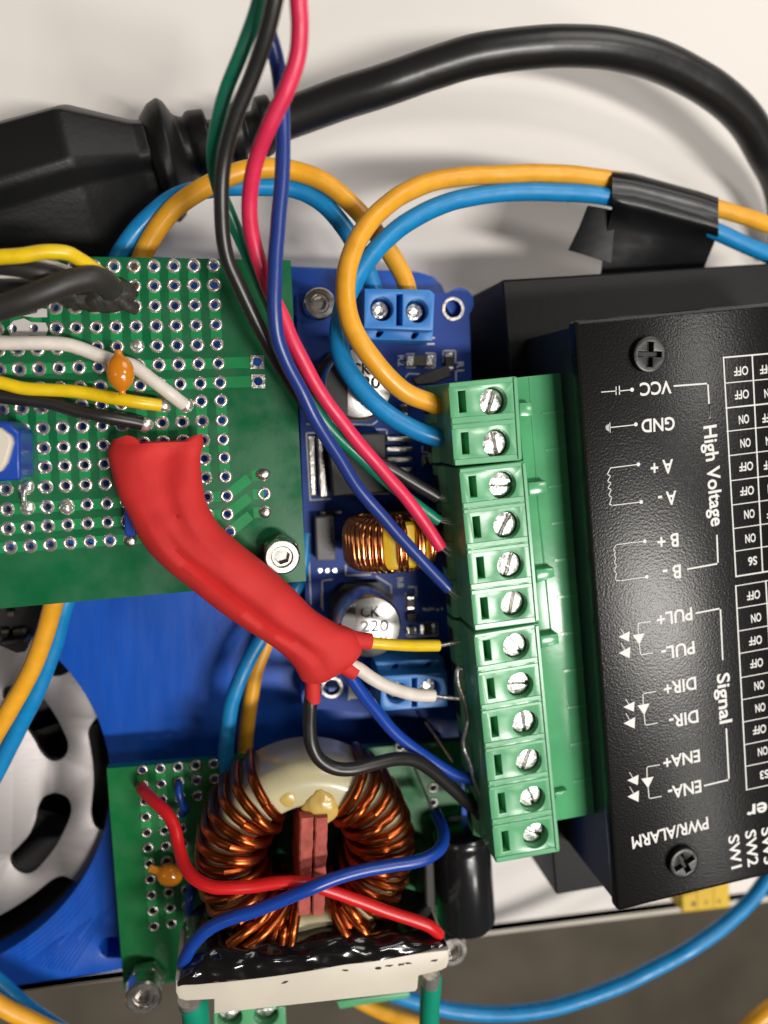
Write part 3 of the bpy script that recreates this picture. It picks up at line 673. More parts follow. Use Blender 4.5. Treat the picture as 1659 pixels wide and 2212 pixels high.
# ------------------------------------------------------------------ the three plugs
ZT = 4.0
def term_plug(quad, n, screws, slots, label, z0=2.95, ang=0):
    c = at(*bil(quad, .5, .5), z0)
    t = thing('terminal_plug', (c.x, c.y, z0), label, 'terminal plug', 'green plugs along the driver box')
    loops = [rounded(P2(quad, ZT), .04, 3)]
    rec = []
    for i, p in enumerate(screws):
        rc = at(p[0] + 9, p[1] + 5, ZT); rec.append(rc); loops.append(circ(rc, .182, 36))
        t0, t1 = (i + .22) / n, (i + .74) / n
        cell_t = (i + .5) / n
        a = .135; b = .235
        loops.append(P2([bil(quad, a, t0), bil(quad, b, t0), bil(quad, b, t1), bil(quad, a, t1)], ZT))
    body = MB().join(plate(loops, ZT - .4, ZT, .012)).join(plate([rounded([tuple(v) for v in P2(quad, ZT)], .04, 3)], z0, ZT - .39))
    link('body', body.mesh(), 'term_green', t, ang=30)
    ff = MB()                             # lower step on the wire side, thin dark slabs stand for the shade in each wire opening
    for i in range(n):
        a, b = Vector(P2([bil(quad, 0, (i + .0) / n)], ZT)[0]), Vector(P2([bil(quad, 0, (i + .995) / n)], ZT)[0])
        d = (b - a).normalized(); nrm = Vector((d.y, -d.x))
        if nrm.x > 0: nrm = -nrm
        q4 = [a, b, b + nrm * .08, a + nrm * .08]
        ff.hexa([Vector((p.x, p.y, 3.34 - (.1 if k_ > 1 else 0))) for k_, p in enumerate(q4)], [Vector((p.x, p.y, z0)) for p in q4])
    bev(link('wire_side', ff.mesh(), 'term_green', t, smooth=False), .012)
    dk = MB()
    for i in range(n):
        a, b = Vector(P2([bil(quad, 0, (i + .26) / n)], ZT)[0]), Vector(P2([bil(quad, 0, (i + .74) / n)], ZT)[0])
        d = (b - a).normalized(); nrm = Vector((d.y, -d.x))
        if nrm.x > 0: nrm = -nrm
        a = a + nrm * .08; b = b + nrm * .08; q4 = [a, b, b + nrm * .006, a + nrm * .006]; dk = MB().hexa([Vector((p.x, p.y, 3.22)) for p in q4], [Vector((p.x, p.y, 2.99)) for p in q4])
        link('entry_shade', dk.mesh(), 'dark', t, smooth=False)
    rb = MB().prism([bil(quad, .94, .01), bil(quad, .995, .01), bil(quad, .995, .99), bil(quad, .94, .99)], ZT + .02, ZT - .02)
    bev(link('edge_rib', rb.mesh(), 'term_green', t), .008)
    bn = MB()
    for i in range(n):
        for f0, f1 in (((i + .84) / n, (i + 1.0) / n), ((i + .0) / n, (i + .13) / n)):
            bn.prism([bil(quad, .015, f0 + .004), bil(quad, .93, f0 + .004), bil(quad, .93, f1 - .004), bil(quad, .015, f1 - .004)], ZT + .012, ZT - .02)
    bev(link('raised_band', bn.mesh(), 'term_green', t), .006)
    for i, (rc, ang_) in enumerate(zip(rec, slots)):
        zt = ZT - .1 - random.uniform(0, .05); a = math.radians(ang_); r = .165
        dx, dy = math.cos(a), math.sin(a); hw = .022
        # slotted head: two half discs with a gap
        mb = MB()
        for sgn in (1, -1):
            lp = []
            a1 = math.asin(hw / r)
            for k in range(21):
                th = a1 + (PI - 2 * a1) * k / 20
                x, y = r * math.cos(th), sgn * r * math.sin(th)
                lp.append((rc.x + x * dx - y * dy, rc.y + x * dy + y * dx))
            mb.join(plate([lp], zt - .07, zt, .016))
        mb.join(plate([circ(rc, r, 32)], ZT - .389, zt - .068))
        link('screw', mb.mesh(), 'zinc', t, ang=35)
    return t
p1 = [cT1(270, 185), cT1(918, 120), cT1(965, 905), cT1(328, 960)]
p2 = [cT1(370, 985), cT1(998, 912), cT2(1010, 828), cT2(398, 912)]
p3 = [cT2(390, 940), cT2(1000, 838), cT3(1080, 1430), cT3(478, 1540)]
term_plug(p1, 2, [cT1(657, 335), cT1(683, 728)], [75, -75], 'green two screw plug holding the thick amber and cyan wires')
term_plug(p2, 4, [cT1(743, 1118), cT1(782, 1490), cT2(697, 278), cT2(733, 643)], [0, 65, 75, 80], 'green four screw plug with the black, green, pink and navy motor wires')
term_plug(p3, 6, [cT2(752, 1035), cT2(790, 1400), cT3(718, 215), cT3(752, 572), cT3(786, 920), cT3(815, 1262)], [-48, -3, -80, 70, -65, -30], 'long green six screw plug at the bottom of the row')

# ================================================================== big green perfboard
pbq = [(-170, 548), (628, 562), (661, 1255), (-170, 1330)]
pb = thing('perfboard', at(250, 950, ZP), 'large green perfboard with rows of tinned holes in the upper left', 'perfboard')
RC = [(841, 1046), (842, 1122), (845, 1200), (850, 1278), (854, 1355), (860, 1430), (866, 1506), (870, 1577), (874, 1655), (878, 1730), (883, 1802), (887, 1877), (893, 1953), (895, 2025), (904, 2095)]
def PU(r, c): return ((RC[r][0] - 78.6 * c) / 1.8228, (RC[r][1] + (.6 + 4.9 * r / 14) * c) / 1.8228)
bolt_u = at(*cF(185, 985), ZU)
pads_u = [(r, c) for r in range(15) for c in range(13)]
loops = [P2(pbq, ZU)]
for r, c in pads_u: loops.append(circ(at(*PU(r, c), ZU), .05, 12))
sqp = [cE(22, 790), cE(28, 915)]; dgp = [cF(62, 447), cF(66, 571), cF(72, 690)]
for p in sqp + dgp[1:2]: loops.append(circ(at(*p, ZU), .055, 14))
pbb = link('board', plate(loops, ZU - .16, ZU), 'pcb_mask', pb, ang=30)
def pad_mesh(ro=.089, ri=.042, th=.16):
    return MB().lathe((0, 0, 0), [(ri, -th), (ri, -.004), (ri + .006, .012), ((ri + ro) / 2, .022), (ro - .012, .010), (ro, .002), (ro, -.002)], 20, cap=False).mesh()
PADM = pad_mesh(); PADM.materials.append(M['tin']); PADM.shade_smooth()
def pads(parent, pts, z, me, many_name='solder_pads', cap=100):
    base = wloc(parent)
    for i, p in enumerate(pts[:cap]):
        o = bpy.data.objects.new('solder_pad', me); COL.objects.link(o); o.parent = parent
        o.location = at(*p, z) - base; o.rotation_euler = (0, 0, random.uniform(0, 6))
        f = random.uniform(.96, 1.05); o.scale = (f, f, 1)
    if len(pts) > cap:
        mb = MB()
        for p in pts[cap:]:
            c = at(*p, z); R = Matrix.Translation(c) @ Matrix.Rotation(random.uniform(0, 6), 4, 'Z')
            mb.add([R @ v.co for v in me.vertices], [tuple(f.vertices) for f in me.polygons])
        o = link(many_name, mb.mesh(), 'tin', parent); o['kind'] = 'stuff'
hidden = lambda r, c: (c >= 8 and r in (1, 2)) or (9 <= r <= 12 and 1 <= c <= 6 and False)
order = sorted(pads_u, key=lambda k: (k[1] > 10 or (k[0] in (1, 2) and k[1] > 5) or (8 <= k[0] <= 13 and 1 <= k[1] <= 5) or (k[0] == 7 and k[1] > 6), k[1], k[0]))
pads(pb, [PU(r, c) for r, c in order] , ZU, PADM)
tr = MB()
def tquad(a, b, wd, z, trim=.07):
    A, B = at(*a, z), at(*b, z); X = (B - A).normalized(); Y = Vector((-X.y, X.x, 0)) * wd
    A = A + X * trim; B = B - X * trim
    tr.add([A + Y, A - Y, B - Y, B + Y], [(0, 1, 2, 3)])
zt_ = ZU + .003
for c in range(13):
    for r in list(range(0, 4)) + list(range(7, 11)): tquad(PU(r, c), PU(r + 1, c), .066, zt_)
for r in (5, 6, 12, 13, 14):
    for c in range(12): tquad(PU(r, c), PU(r, c + 1), .066, zt_)
for r, p in zip((5, 6), sqp): tquad(PU(r, 0), p, .07, zt_)
for r, p in zip((12, 13, 14), dgp):
    a = PU(r, 0); mid = (p[0] - 25, p[1] + 2); tquad(a, mid, .066, zt_, .05); tquad(mid, p, .07, zt_ + .001, 0)
pattern(pbb, tr.mesh(), 'pcb_trace')
for p in sqp:
    c = at(*p, ZU); link('square_pad', plate([[(c.x - .085, c.y - .085), (c.x + .085, c.y - .085), (c.x + .085, c.y + .085), (c.x - .085, c.y + .085)], circ(c, .055, 16)], ZU + .001, ZU + .018), 'tin_dull', pb)
pads(pb, [dgp[1]], ZU, PADM)
def blob(name, p, z, r, h, m, parent, seed=0, stretch=(1, 1)):
    c = at(*p, z); mb = MB(); prof = [(r * math.cos(t), h * math.sin(t)) for t in [k * PI / 16 for k in range(9)]]
    mb.lathe(c, prof, 24); me = mb.mesh()
    for v in me.vertices:
        d = v.co - c; n = noise.noise(v.co * 9 + Vector((seed, 0, 0))) * .25
        v.co = c + Vector((d.x * stretch[0] * (1 + n), d.y * stretch[1] * (1 + n), d.z * (1 + n * .5)))
    return link(name, me, m, parent, ang=80)
pads(pb, [dgp[0], dgp[2]], ZU, PADM)
blob('solder_blob', dgp[0], ZU, .075, .05, 'tin_dull', pb, 1, (1.3, 1)); blob('solder_blob', dgp[2], ZU, .075, .05, 'tin_dull', pb, 2, (1.2, 1))
blob('solder_blob', cD(435, 660), ZU, .09, .1, 'tin', pb, 3); blob('solder_blob', cC(900, 675), ZU, .075, .05, 'tin', pb, 4)
blob('solder_blob', PU(7, 2), ZU, .085, .06, 'tin', pb, 6); blob('solder_blob', PU(7, 3), ZU, .08, .06, 'tin_dull', pb, 7)
pt = cv(cC, [(52, 565), (90, 522), (160, 505), (210, 530), (300, 534), (318, 572), (300, 622), (200, 612), (160, 625), (72, 618)])
link('white_patch', plate([P2(pt, ZU + .005), circ(at(*cC(87, 572), ZU), .05, 16), circ(at(*cC(225, 570), ZU), .05, 16)], ZU + .024, ZU + .034), 'patch', pb)
link('white_patch', plate([P2(cv(cC, [(150, 490), (245, 470), (250, 440), (310, 445), (312, 498), (230, 500)]), ZU)], ZU + .024, ZU + .034), 'patch', pb)
wl = wire('link_wire', None, cv(cD, [(180, 520, 3.53), (160, 560, 3.6), (158, 610, 3.62), (178, 660, 3.53)]), .03, 'tin', parent=pb)
blob('solder_blob', cD(178, 525), ZU, .085, .06, 'tin', pb, 8); blob('solder_blob', cD(178, 662), ZU, .085, .06, 'tin', pb, 9)
def bead(parent, prof_pts, zc, tip0, tip1, rmax, flat=.8):
    A, B = at(*tip0, zc), at(*tip1, zc); n = 22; path = []; rad = []
    for k in range(n + 1):
        t = k / n; path.append(A.lerp(B, t)); rad.append(prof_pts(t) * rmax)
    return link('bead_capacitor', MB().tube(path, rad, 28, squash=flat).mesh(), 'bead', parent, ang=80)
def pf(t):
    b = math.sqrt(max(0, 1 - ((t - .5) / .40) ** 2)) if abs(t - .5) < .4 else 0
    return max(b, .30 - .1 * abs(t - .5))
bead(pb, pf, 4.0, cC(772, 710), cC(800, 1005), .158)
# blue trimmer at the left edge and the blue stub beside the sleeve
trm = bev(link('trimmer', MB().prism(cv(cD, [(-120, 90), (0, 100), (62, 112), (130, 172), (136, 482), (-120, 500)]), 4.1, ZU + .001).mesh(), 'w_blue', pb), .03)
bev(link('dial', MB().prism(cv(cD, [(-60, 130), (0, 140), (72, 195), (80, 240), (42, 370), (0, 432), (-60, 430)]), 4.2, 4.05).mesh(), 'cream', trm), .03)
bev(link('blue_component', MB().prism(cv(cD, [(806, 640), (880, 640), (888, 850), (815, 850)]), 3.75, ZU + .001).mesh(), 'w_blue', pb), .02)
blob('solder_blob', cD(852, 876), ZU, .085, .06, 'tin_dull', pb, 12)
# lumps of burnt flux and solder where the black leads are joined
bl = blob('burnt_joint', cC(690, 350), ZU, .28, .26, 'burnt', pb, 5, (1.3, .8)); blob('burnt_joint', cC(790, 345), ZU, .17, .22, 'burnt', pb, 11, (1.2, .9)); blob('burnt_joint', cC(560, 370), ZU, .24, .2, 'burnt', pb, 17, (1.5, .6))
wire('joint_leg', None, cv(cC, [(770, 370, 3.66), (830, 420, 3.6), (885, 445, 3.5)]), .07, 'burnt', parent=pb)
# board posts down to the blue plate
for p in ((605, 1205), (590, 620)):
    c = at(*p, ZU - .16); link('standoff', MB().lathe((c.x, c.y, ZP + .001), [(.2, 0), (.2, ZU - .162 - ZP)], 6).mesh(), 'steel', pb)

# wires soldered to the big perfboard
for k_, (p, r_) in enumerate(((cC(1212, 1070), .1), (cC(1062, 1074), .1), (cC(945, 1196), .1), (cC(782, 300), .09))): blob('solder_blob', p, ZU, r_, .07, 'tin', pb, 20 + k_)
g = 'wires soldered to the large perfboard'
wire('black_lead', 'black sleeved lead, uppermost of the dark bundle at the left edge', cv(cC, [(-150, 140, 3.9), (0, 160, 3.95), (120, 172, 4.0), (260, 195, 4.0), (380, 222, 3.9), (500, 262, 3.72)]), .105, 'w_shrink', g, 'lead')
wire('black_lead', 'thick black sleeved lead crossing over the dark bundle to the burnt joint', cv(cC, [(-150, 470, 4.1), (0, 430, 4.15), (150, 385, 4.2), (300, 325, 4.2), (450, 270, 4.15), (600, 238, 4.05), (690, 275, 3.9), (730, 320, 3.75)]), .145, 'w_shrink', g, 'lead')
wire('black_lead', 'black sleeved lead lying between the two other black ones', cv(cC, [(-150, 300, 3.75), (0, 315, 3.78), (160, 318, 3.8), (330, 325, 3.76), (480, 345, 3.66)]), .11, 'w_shrink', g, 'lead')
wire('white_wire', 'short white wire under the black bundle at the top left', cv(cC, [(-150, 255, 3.68), (0, 250, 3.68), (140, 240, 3.7), (250, 160, 3.72), (340, 162, 3.72), (430, 188, 3.7), (540, 235, 3.6)]), .055, 'w_white', g)
wire('yellow_wire', 'yellow wire arching over the top edge of the perfboard', cv(cC, [(-150, 125, 4.15), (0, 108, 4.2), (150, 96, 4.22), (300, 74, 4.2), (430, 76, 4.15), (520, 118, 4.05), (640, 198, 3.9), (720, 255, 3.75), (772, 300, 3.56)]), .083, 'w_thin_yellow', g)
wire('white_wire', 'white wire passing under the orange bead to a solder hole', cv(cC, [(-150, 655, 3.75), (0, 662, 3.75), (200, 664, 3.75), (400, 672, 3.74), (520, 700, 3.72), (640, 748, 3.7), (760, 790, 3.68), (870, 818, 3.68), (1000, 912, 3.68), (1120, 1000, 3.66), (1200, 1062, 3.55)]), .083, 'w_white', g)
wire('yellow_wire', 'yellow wire below the orange bead running to a solder hole', cv(cC, [(-150, 900, 3.72), (0, 926, 3.72), (150, 964, 3.72), (300, 972, 3.72), (500, 982, 3.72), (700, 1014, 3.71), (900, 1050, 3.7), (1045, 1072, 3.62)]), .078, 'w_thin_yellow', g)
wire('black_wire', 'black wire under the yellow one running towards the red sleeve', cv(cC, [(-150, 990, 3.66), (0, 1012, 3.66), (150, 1030, 3.66), (350, 1066, 3.66), (500, 1112, 3.66), (700, 1152, 3.65), (930, 1192, 3.56)]), .085, 'w_black', g)

# ================================================================== red heat-shrink sleeve and its wires
secs = [((240, 958), (440, 950), 3.78, .24), ((234, 972), (438, 966), 3.80, .27), ((233, 990), (433, 987), 3.82, .29), ((245, 1036), (436, 1030), 3.88, .30), ((258, 1073), (443, 1073), 3.93, .31), ((280, 1118), (456, 1106), 3.98, .33), ((307, 1172), (480, 1140), 4.02, .35),
        ((350, 1220), (520, 1176), 4.05, .36), ((413, 1271), (575, 1220), 4.05, .36), ((470, 1315), (630, 1268), 4.05, .35), ((530, 1357), (680, 1318), 4.03, .34), ((592, 1397), (725, 1346), 4.0, .33), ((632, 1436), (766, 1366), 3.97, .3), ((652, 1470), (782, 1402), 3.95, .24), ((680, 1478), (770, 1425), 3.93, .15)]
dl = [Vector(s[0]) for s in secs]; dr = [Vector(s[1]) for s in secs]
def sp2(L, n): return [Vector((p.x, p.y)) for p in spline([Vector((q.x, q.y, 0)) for q in L], n)]
Ls, Rs = sp2(dl, 6), sp2(dr, 6)
Zs = [p.x for p in spline([Vector((s[2], s[3], 0)) for s in secs], 6)]; Hs = [p.y for p in spline([Vector((s[2], s[3], 0)) for s in secs], 6)]
vs = []; fs = []; NS = 36; m_ = len(Ls)
for i in range(m_):
    f = i / (m_ - 1); A, B = at(*Ls[i], Zs[i]), at(*Rs[i], Zs[i]); c = (A + B) / 2; hv = (B - A) / 2
    dent1 = .52 * math.exp(-((f - .62) / .24) ** 2); dent2 = .42 * math.exp(-((f - .12) / .12) ** 2); dent3 = .34 * math.exp(-((f - .35) / .2) ** 2)
    for k in range(NS):
        a = 2 * PI * k / NS; ca, sa = math.cos(a), math.sin(a)
        z = sa * max(.42, 1 - dent1 * math.exp(-((ca + .28) / .15) ** 2) - dent2 * math.exp(-((ca - .35) / .3) ** 2) - dent3 * math.exp(-((ca - .12) / .16) ** 2))
        v = c + hv * ca + Vector((0, 0, z * Hs[i])); v += Vector((0, 0, .05 * noise.noise(v * 1.5) + .018 * noise.noise(v * 4)))
        if i == 0 and sa > -.2: v += Vector((.02 * math.sin(ca * 5), -.085 * math.sin(ca * 3.2 + .8) + .02 * math.sin(ca * 9), 0))
        vs.append(v)
for i in range(m_ - 1):
    for k in range(NS): fs.append((i * NS + k, i * NS + (k + 1) % NS, (i + 1) * NS + (k + 1) % NS, (i + 1) * NS + k))
fs += [tuple((m_ - 1) * NS + k for k in range(NS))]
# the open end turns inwards
k0 = len(vs); c0 = sum(vs[:NS], Vector()) / NS; nx = sum(vs[NS * 3:NS * 4], Vector()) / NS
for k in range(NS): vs.append(c0 + (vs[k] - c0) * .88 + (nx - c0) * .1)
for k in range(NS): vs.append(c0 + (vs[k] - c0) * .7 + (nx - c0) * .8)
for b in (0, NS):
    for k in range(NS):
        a0 = k if b == 0 else k0 + k; a1 = (k + 1) % NS if b == 0 else k0 + (k + 1) % NS
        fs.append((a0, a1, k0 + b + (k + 1) % NS, k0 + b + k))
fs.append(tuple(k0 + NS + k for k in range(NS)))
rs = thing('heat_shrink_sleeve', at(480, 1250, 3.6), 'wide red heat shrink sleeve with branch outlets crossing from the perfboard', 'sleeve')
link('tube', MB().add(vs, fs).mesh(), 'sleeve_red', rs, ang=70)
for pts, r0, r1 in (([(540, 330), (620, 350), (690, 366), (762, 374)], .15, .108), ([(450, 430), (540, 500), (610, 545), (662, 572)], .17, .112), ([(395, 480), (385, 580), (382, 680), (384, 766)], .16, .1)):
    pth = spline(P3([c + (z,) for c, z in zip([cI(*p) for p in pts], (3.95, 3.93, 3.92, 3.9))]), 8)
    n = len(pth); rad = [r0 + (r1 - r0) * min(1, i / n * 2.2) for i in range(n)]
    link('branch_outlet', MB().tube(pth, rad, 24).mesh(), 'sleeve_red', rs, ang=70)
g = 'wires leaving the red sleeve'
o = wire('yellow_wire', 'short yellow wire from the red sleeve to the green plug', cv(cI, [(700, 370, 3.9), (765, 384, 3.9), (900, 396, 3.85), (1050, 402, 3.75), (1205, 402, 3.66)]), .078, 'w_thin_yellow', g)
link('bare_end', tube_mesh(cv(cI, [(1190, 402, 3.66), (1260, 392, 3.62), (1345, 374, 3.56)]), .028, 10), 'tin_dull', o)
o = wire('white_wire', 'white wire from the red sleeve ending in a bare tinned tip', cv(cI, [(600, 520, 3.92), (680, 552, 3.9), (780, 622, 3.85), (900, 682, 3.78), (1040, 722, 3.68), (1172, 728, 3.6)]), .088, 'w_white', g)
link('bare_end', tube_mesh(cv(cI, [(1160, 728, 3.6), (1250, 740, 3.55), (1355, 748, 3.5)]), .03, 10), 'tin_dull', o)
wire('blue_wire', 'blue wire from the red sleeve down to the long green plug', cv(cI, [(560, 500, 3.85), (620, 590, 3.82), (700, 705, 3.75), (800, 832, 3.65), (930, 980, 3.55), (1080, 1100, 3.48), (1230, 1200, 3.42), (1330, 1250, 3.38), (1440, 1280, 3.34)]), .085, 'w_blue', g)
wire('black_wire', 'black wire curling out of the red sleeve over the choke', cv(cI, [(378, 700, 3.9), (370, 800, 3.92), (366, 920, 3.98), (378, 1040, 4.02), (425, 1135, 4.02), (520, 1195, 4.0), (640, 1205, 3.98), (780, 1172, 3.9), (930, 1142, 3.78), (1050, 1152, 3.68), (1180, 1230, 3.55), (1300, 1335, 3.42), (1420, 1450, 3.3)]) + [(1010, 1722, 3.25), (1040, 1762, 3.3)], .092, 'w_black', g)
bj = [(1362, 600, 3.55), (1358, 560, 3.6), (1338, 548, 3.62), (1325, 585, 3.62), (1335, 660, 3.6), (1375, 770, 3.55), (1400, 870, 3.5), (1385, 950, 3.5), (1365, 1020, 3.48), (1372, 1080, 3.48), (1405, 1160, 3.5), (1440, 1280, 3.52), (1490, 1400, 3.5), (1520, 1480, 3.48)]
tag(link('jumper_wire', tube_mesh(cv(cI, bj) + cv(cJ, [(1520, 180, 3.46), (1528, 240, 3.44), (1515, 270, 3.42)]), .033, 10), 'tin_dull'), 'bare bent metal jumper wire running down the side of the long green plug', 'jumper wire')

# ================================================================== motor wires coming down from the top
g = 'motor wires from the top edge'
o = wire('green_wire', 'dark green motor wire hanging leftmost from the top edge', [(572, -60, 5.2), (556, 15, 5.1), (521, 112, 4.95), (487, 200, 4.75), (468, 275, 4.6), (459, 340, 4.45), (470, 402, 4.3), (492, 455, 4.2), (515, 508, 4.12), (545, 575, 4.08), (578, 648, 4.05), (612, 728, 4.02), (652, 822, 3.95), (690, 893, 3.9), (724, 937, 3.85), (780, 990, 3.75), (846, 1050, 3.65), (912, 1098, 3.58), (948, 1124, 3.55)], .077, 'w_green', g)
strands(o, (940, 1120), (978, 1127), 3.55, 3.52)
o = wire('black_wire', 'black motor wire crossing behind the pink and navy ones', [(604, -60, 5.6), (594, 0, 5.5), (575, 75, 5.35), (545, 165, 5.15), (506, 260, 4.95), (483, 350, 4.75), (478, 450, 4.6), (488, 548, 4.45), (516, 620, 4.35), (549, 690, 4.25), (582, 752, 4.15), (618, 812, 4.05), (655, 868, 3.95), (705, 925, 3.8), (765, 968, 3.7), (826, 1003, 3.62), (880, 1036, 3.58), (945, 1074, 3.55)], .084, 'w_black', g)
strands(o, (940, 1070), (965, 1074), 3.55, 3.5)
o = wire('navy_wire', 'navy blue motor wire running diagonally to the four screw plug', [(556, -60, 5.2), (566, 0, 5.1), (580, 65, 5.0), (598, 130, 4.9), (608, 200, 4.8), (612, 280, 4.72), (611, 380, 4.68), (603, 475, 4.64), (597, 545, 4.62), (594, 610, 4.6), (593, 670, 4.56), (600, 730, 4.5), (622, 788, 4.42), (651, 842, 4.32), (681, 905, 4.22), (724, 975, 4.08), (773, 1053, 3.92), (830, 1119, 3.8), (879, 1175, 3.7), (929, 1230, 3.62), (970, 1272, 3.56)], .084, 'w_navy', g)
strands(o, (962, 1268), (990, 1290), 3.56, 3.5)
o = wire('pink_wire', 'bright pink red motor wire twisted round the navy one', [(642, -60, 5.6), (645, 0, 5.5), (648, 65, 5.4), (642, 130, 5.3), (617, 200, 5.2), (585, 268, 5.05), (556, 340, 4.85), (541, 415, 4.65), (540, 480, 4.5), (551, 535, 4.38), (566, 580, 4.3), (586, 632, 4.25), (610, 682, 4.24), (632, 735, 4.22), (662, 793, 4.16), (697, 853, 4.08), (737, 908, 4.0), (780, 964, 3.9), (833, 1026, 3.8), (879, 1078, 3.7), (922, 1136, 3.62), (952, 1182, 3.56)], .088, 'w_pink', g)
strands(o, (945, 1174), (975, 1196), 3.56, 3.5)

# ================================================================== thick amber and cyan supply wires
g = 'thick amber and cyan supply wires'; R = .128
wire('amber_wire', 'thick amber wire looping from the green plug up into black tape', [(945, 875, 3.5), (929, 868, 3.52), (879, 847, 3.6), (836, 810, 3.66), (792, 757, 3.7), (762, 705, 3.7), (748, 653, 3.68), (747, 604, 3.6), (758, 555, 3.5), (780, 510, 3.35), (815, 463, 3.2), (865, 422, 3.05), (930, 394, 2.9), (1010, 380, 2.8), (1100, 376, 2.7), (1200, 376, 2.6), (1325, 388, 2.5), (1440, 420, 2.45), (1545, 450, 2.4), (1659, 485, 2.3), (1780, 530, 2.1)], R, 'w_yellow', g)
wire('cyan_wire', 'thick cyan wire looping from the green plug up into black tape', [(952, 950, 3.5), (938, 944, 3.5), (900, 929, 3.5), (846, 899, 3.48), (794, 854, 3.45), (755, 803, 3.4), (736, 758, 3.35), (733, 712, 3.3), (742, 660, 3.25), (762, 612, 3.2), (790, 568, 3.1), (832, 520, 3.0), (885, 477, 2.9), (950, 444, 2.8), (1030, 424, 2.72), (1110, 415, 2.65), (1200, 416, 2.58), (1325, 428, 2.5), (1440, 462, 2.45), (1540, 497, 2.4), (1659, 550, 2.3), (1780, 610, 2.1)], R, 'w_cyan', g)
wire('amber_wire', 'thick amber wire arching from behind the perfboard into the blue terminal', [(285, 620, 2.3), (310, 548, 2.4), (350, 482, 2.5), (400, 432, 2.55), (480, 387, 2.6), (550, 365, 2.6), (625, 366, 2.6), (700, 396, 2.6), (770, 455, 2.58), (820, 515, 2.56), (852, 562, 2.55), (876, 605, 2.55), (886, 650, 2.55)], R + .004, 'w_yellow', g)
wire('cyan_wire', 'thick cyan wire arching below the amber one into the blue terminal', [(235, 610, 2.2), (262, 545, 2.3), (310, 482, 2.36), (380, 428, 2.4), (470, 405, 2.42), (575, 402, 2.42), (640, 410, 2.42), (700, 441, 2.45), (750, 500, 2.5), (778, 548, 2.52), (800, 600, 2.55), (812, 640, 2.55)], R, 'w_cyan', g)
wire('amber_wire', 'thick amber wire curving over the fan guard at the left edge', cv(cG, [(380, 20, 2.9), (350, 120, 2.9), (290, 330, 2.8), (205, 555, 2.7), (80, 790, 2.6), (-40, 1010, 2.5), (-160, 1240, 2.4)]), R, 'w_yellow', g)
wire('cyan_wire', 'thick cyan wire in the shade beneath the amber one over the fan', cv(cG, [(500, -60, 2.4), (425, 140, 2.4), (345, 420, 2.3), (240, 700, 2.2), (110, 960, 2.1), (-10, 1200, 2.0), (-120, 1420, 1.9)]), R, 'w_cyan', g)
wire('cyan_wire', 'thick cyan wire running from the converter down into the toroid choke', [(664, 1150, 2.0), (645, 1250, 2.05), (595, 1330, 2.1), (552, 1400, 2.15), (520, 1462, 2.2), (498, 1530, 2.2), (488, 1610, 2.15), (486, 1690, 2.1)], R - .012, 'w_cyan', g)
wire('amber_wire', 'thick amber wire beside the cyan one going behind the toroid choke', [(661, 1085, 1.75), (655, 1200, 1.75), (622, 1290, 1.75), (580, 1378, 1.75), (553, 1450, 1.75), (538, 1530, 1.75), (530, 1610, 1.75), (530, 1700, 1.75)], R - .01, 'w_yellow', g)
wire('amber_wire', 'thick amber wire crossing the bottom left corner', cv(cH, [(-200, 1320, 2.3), (-60, 1390, 2.3), (60, 1460, 2.3), (180, 1520, 2.3), (330, 1590, 2.3), (500, 1640, 2.3)]), R, 'w_yellow', g)
wire('cyan_wire', 'thick cyan wire dropping past the plate in the bottom left corner', cv(cH, [(-120, 1180, 1.9), (-30, 1260, 1.9), (60, 1340, 1.9), (160, 1430, 1.9), (300, 1530, 1.9), (460, 1630, 1.9)]), R, 'w_cyan', g)
wire('cyan_wire', 'thick cyan wire sweeping round below the driver box over the floor', cv(cJ, [(880, 1345, 1.7), (960, 1370, 1.75), (1100, 1410, 1.8), (1300, 1455, 1.85), (1500, 1474, 1.9)]) + cv(cK, [(0, 1440, 1.95), (200, 1418, 2.0), (420, 1366, 2.05), (700, 1268, 2.1), (950, 1150, 2.1), (1180, 1022, 2.1), (1380, 880, 2.0), (1530, 740, 1.9), (1640, 600, 1.8), (1740, 420, 1.7)]), R + .004, 'w_cyan', g)
wire('amber_wire', 'thick amber wire leaving the lower terminal at the bottom edge', cv(cJ, [(660, 1380, 1.75), (760, 1430, 1.8), (900, 1490, 1.9), (1050, 1540, 2.0), (1250, 1620, 2.0)]), R - .01, 'w_yellow', g)
wire('amber_wire', 'thick amber wire just showing in the bottom right corner', cv(cK, [(1800, 1340, 2.0), (1690, 1410, 2.0), (1600, 1480, 2.0), (1520, 1560, 2.0), (1420, 1680, 2.0)]), R + .03, 'w_yellow', g)

# black tape round the loop
tp = thing('electrical_tape', at(1430, 470, 1.6), 'black electrical tape wrapped round the amber and cyan wires with a loose tail', 'tape')
def sheet(rowsA, thick, m, parent, name):        # rows of (picture x, y, z) points
    vs = []; fs = []; nr = len(rowsA); nc = len(rowsA[0])
    for r in rowsA:
        for p in r: vs.append(at(*p))
    for r in rowsA:
        for p in r: vs.append(at(*p) - Vector((0, 0, thick)))
    K = nr * nc
    for i in range(nr - 1):
        for j in range(nc - 1):
            a = i * nc + j; fs.append((a, a + 1, a + nc + 1, a + nc)); fs.append((K + a, K + a + nc, K + a + nc + 1, K + a + 1))
    for i in range(nr - 1):
        for j in (0, nc - 1): a = i * nc + j; fs.append((a, a + nc, K + a + nc, K + a))
    for j in range(nc - 1):
        for i in (0, nr - 1): a = i * nc + j; fs.append((a, a + 1, K + a + 1, K + a))
    return link(name, MB().add(vs, fs).mesh(), m, parent, ang=60)
tr_ = []
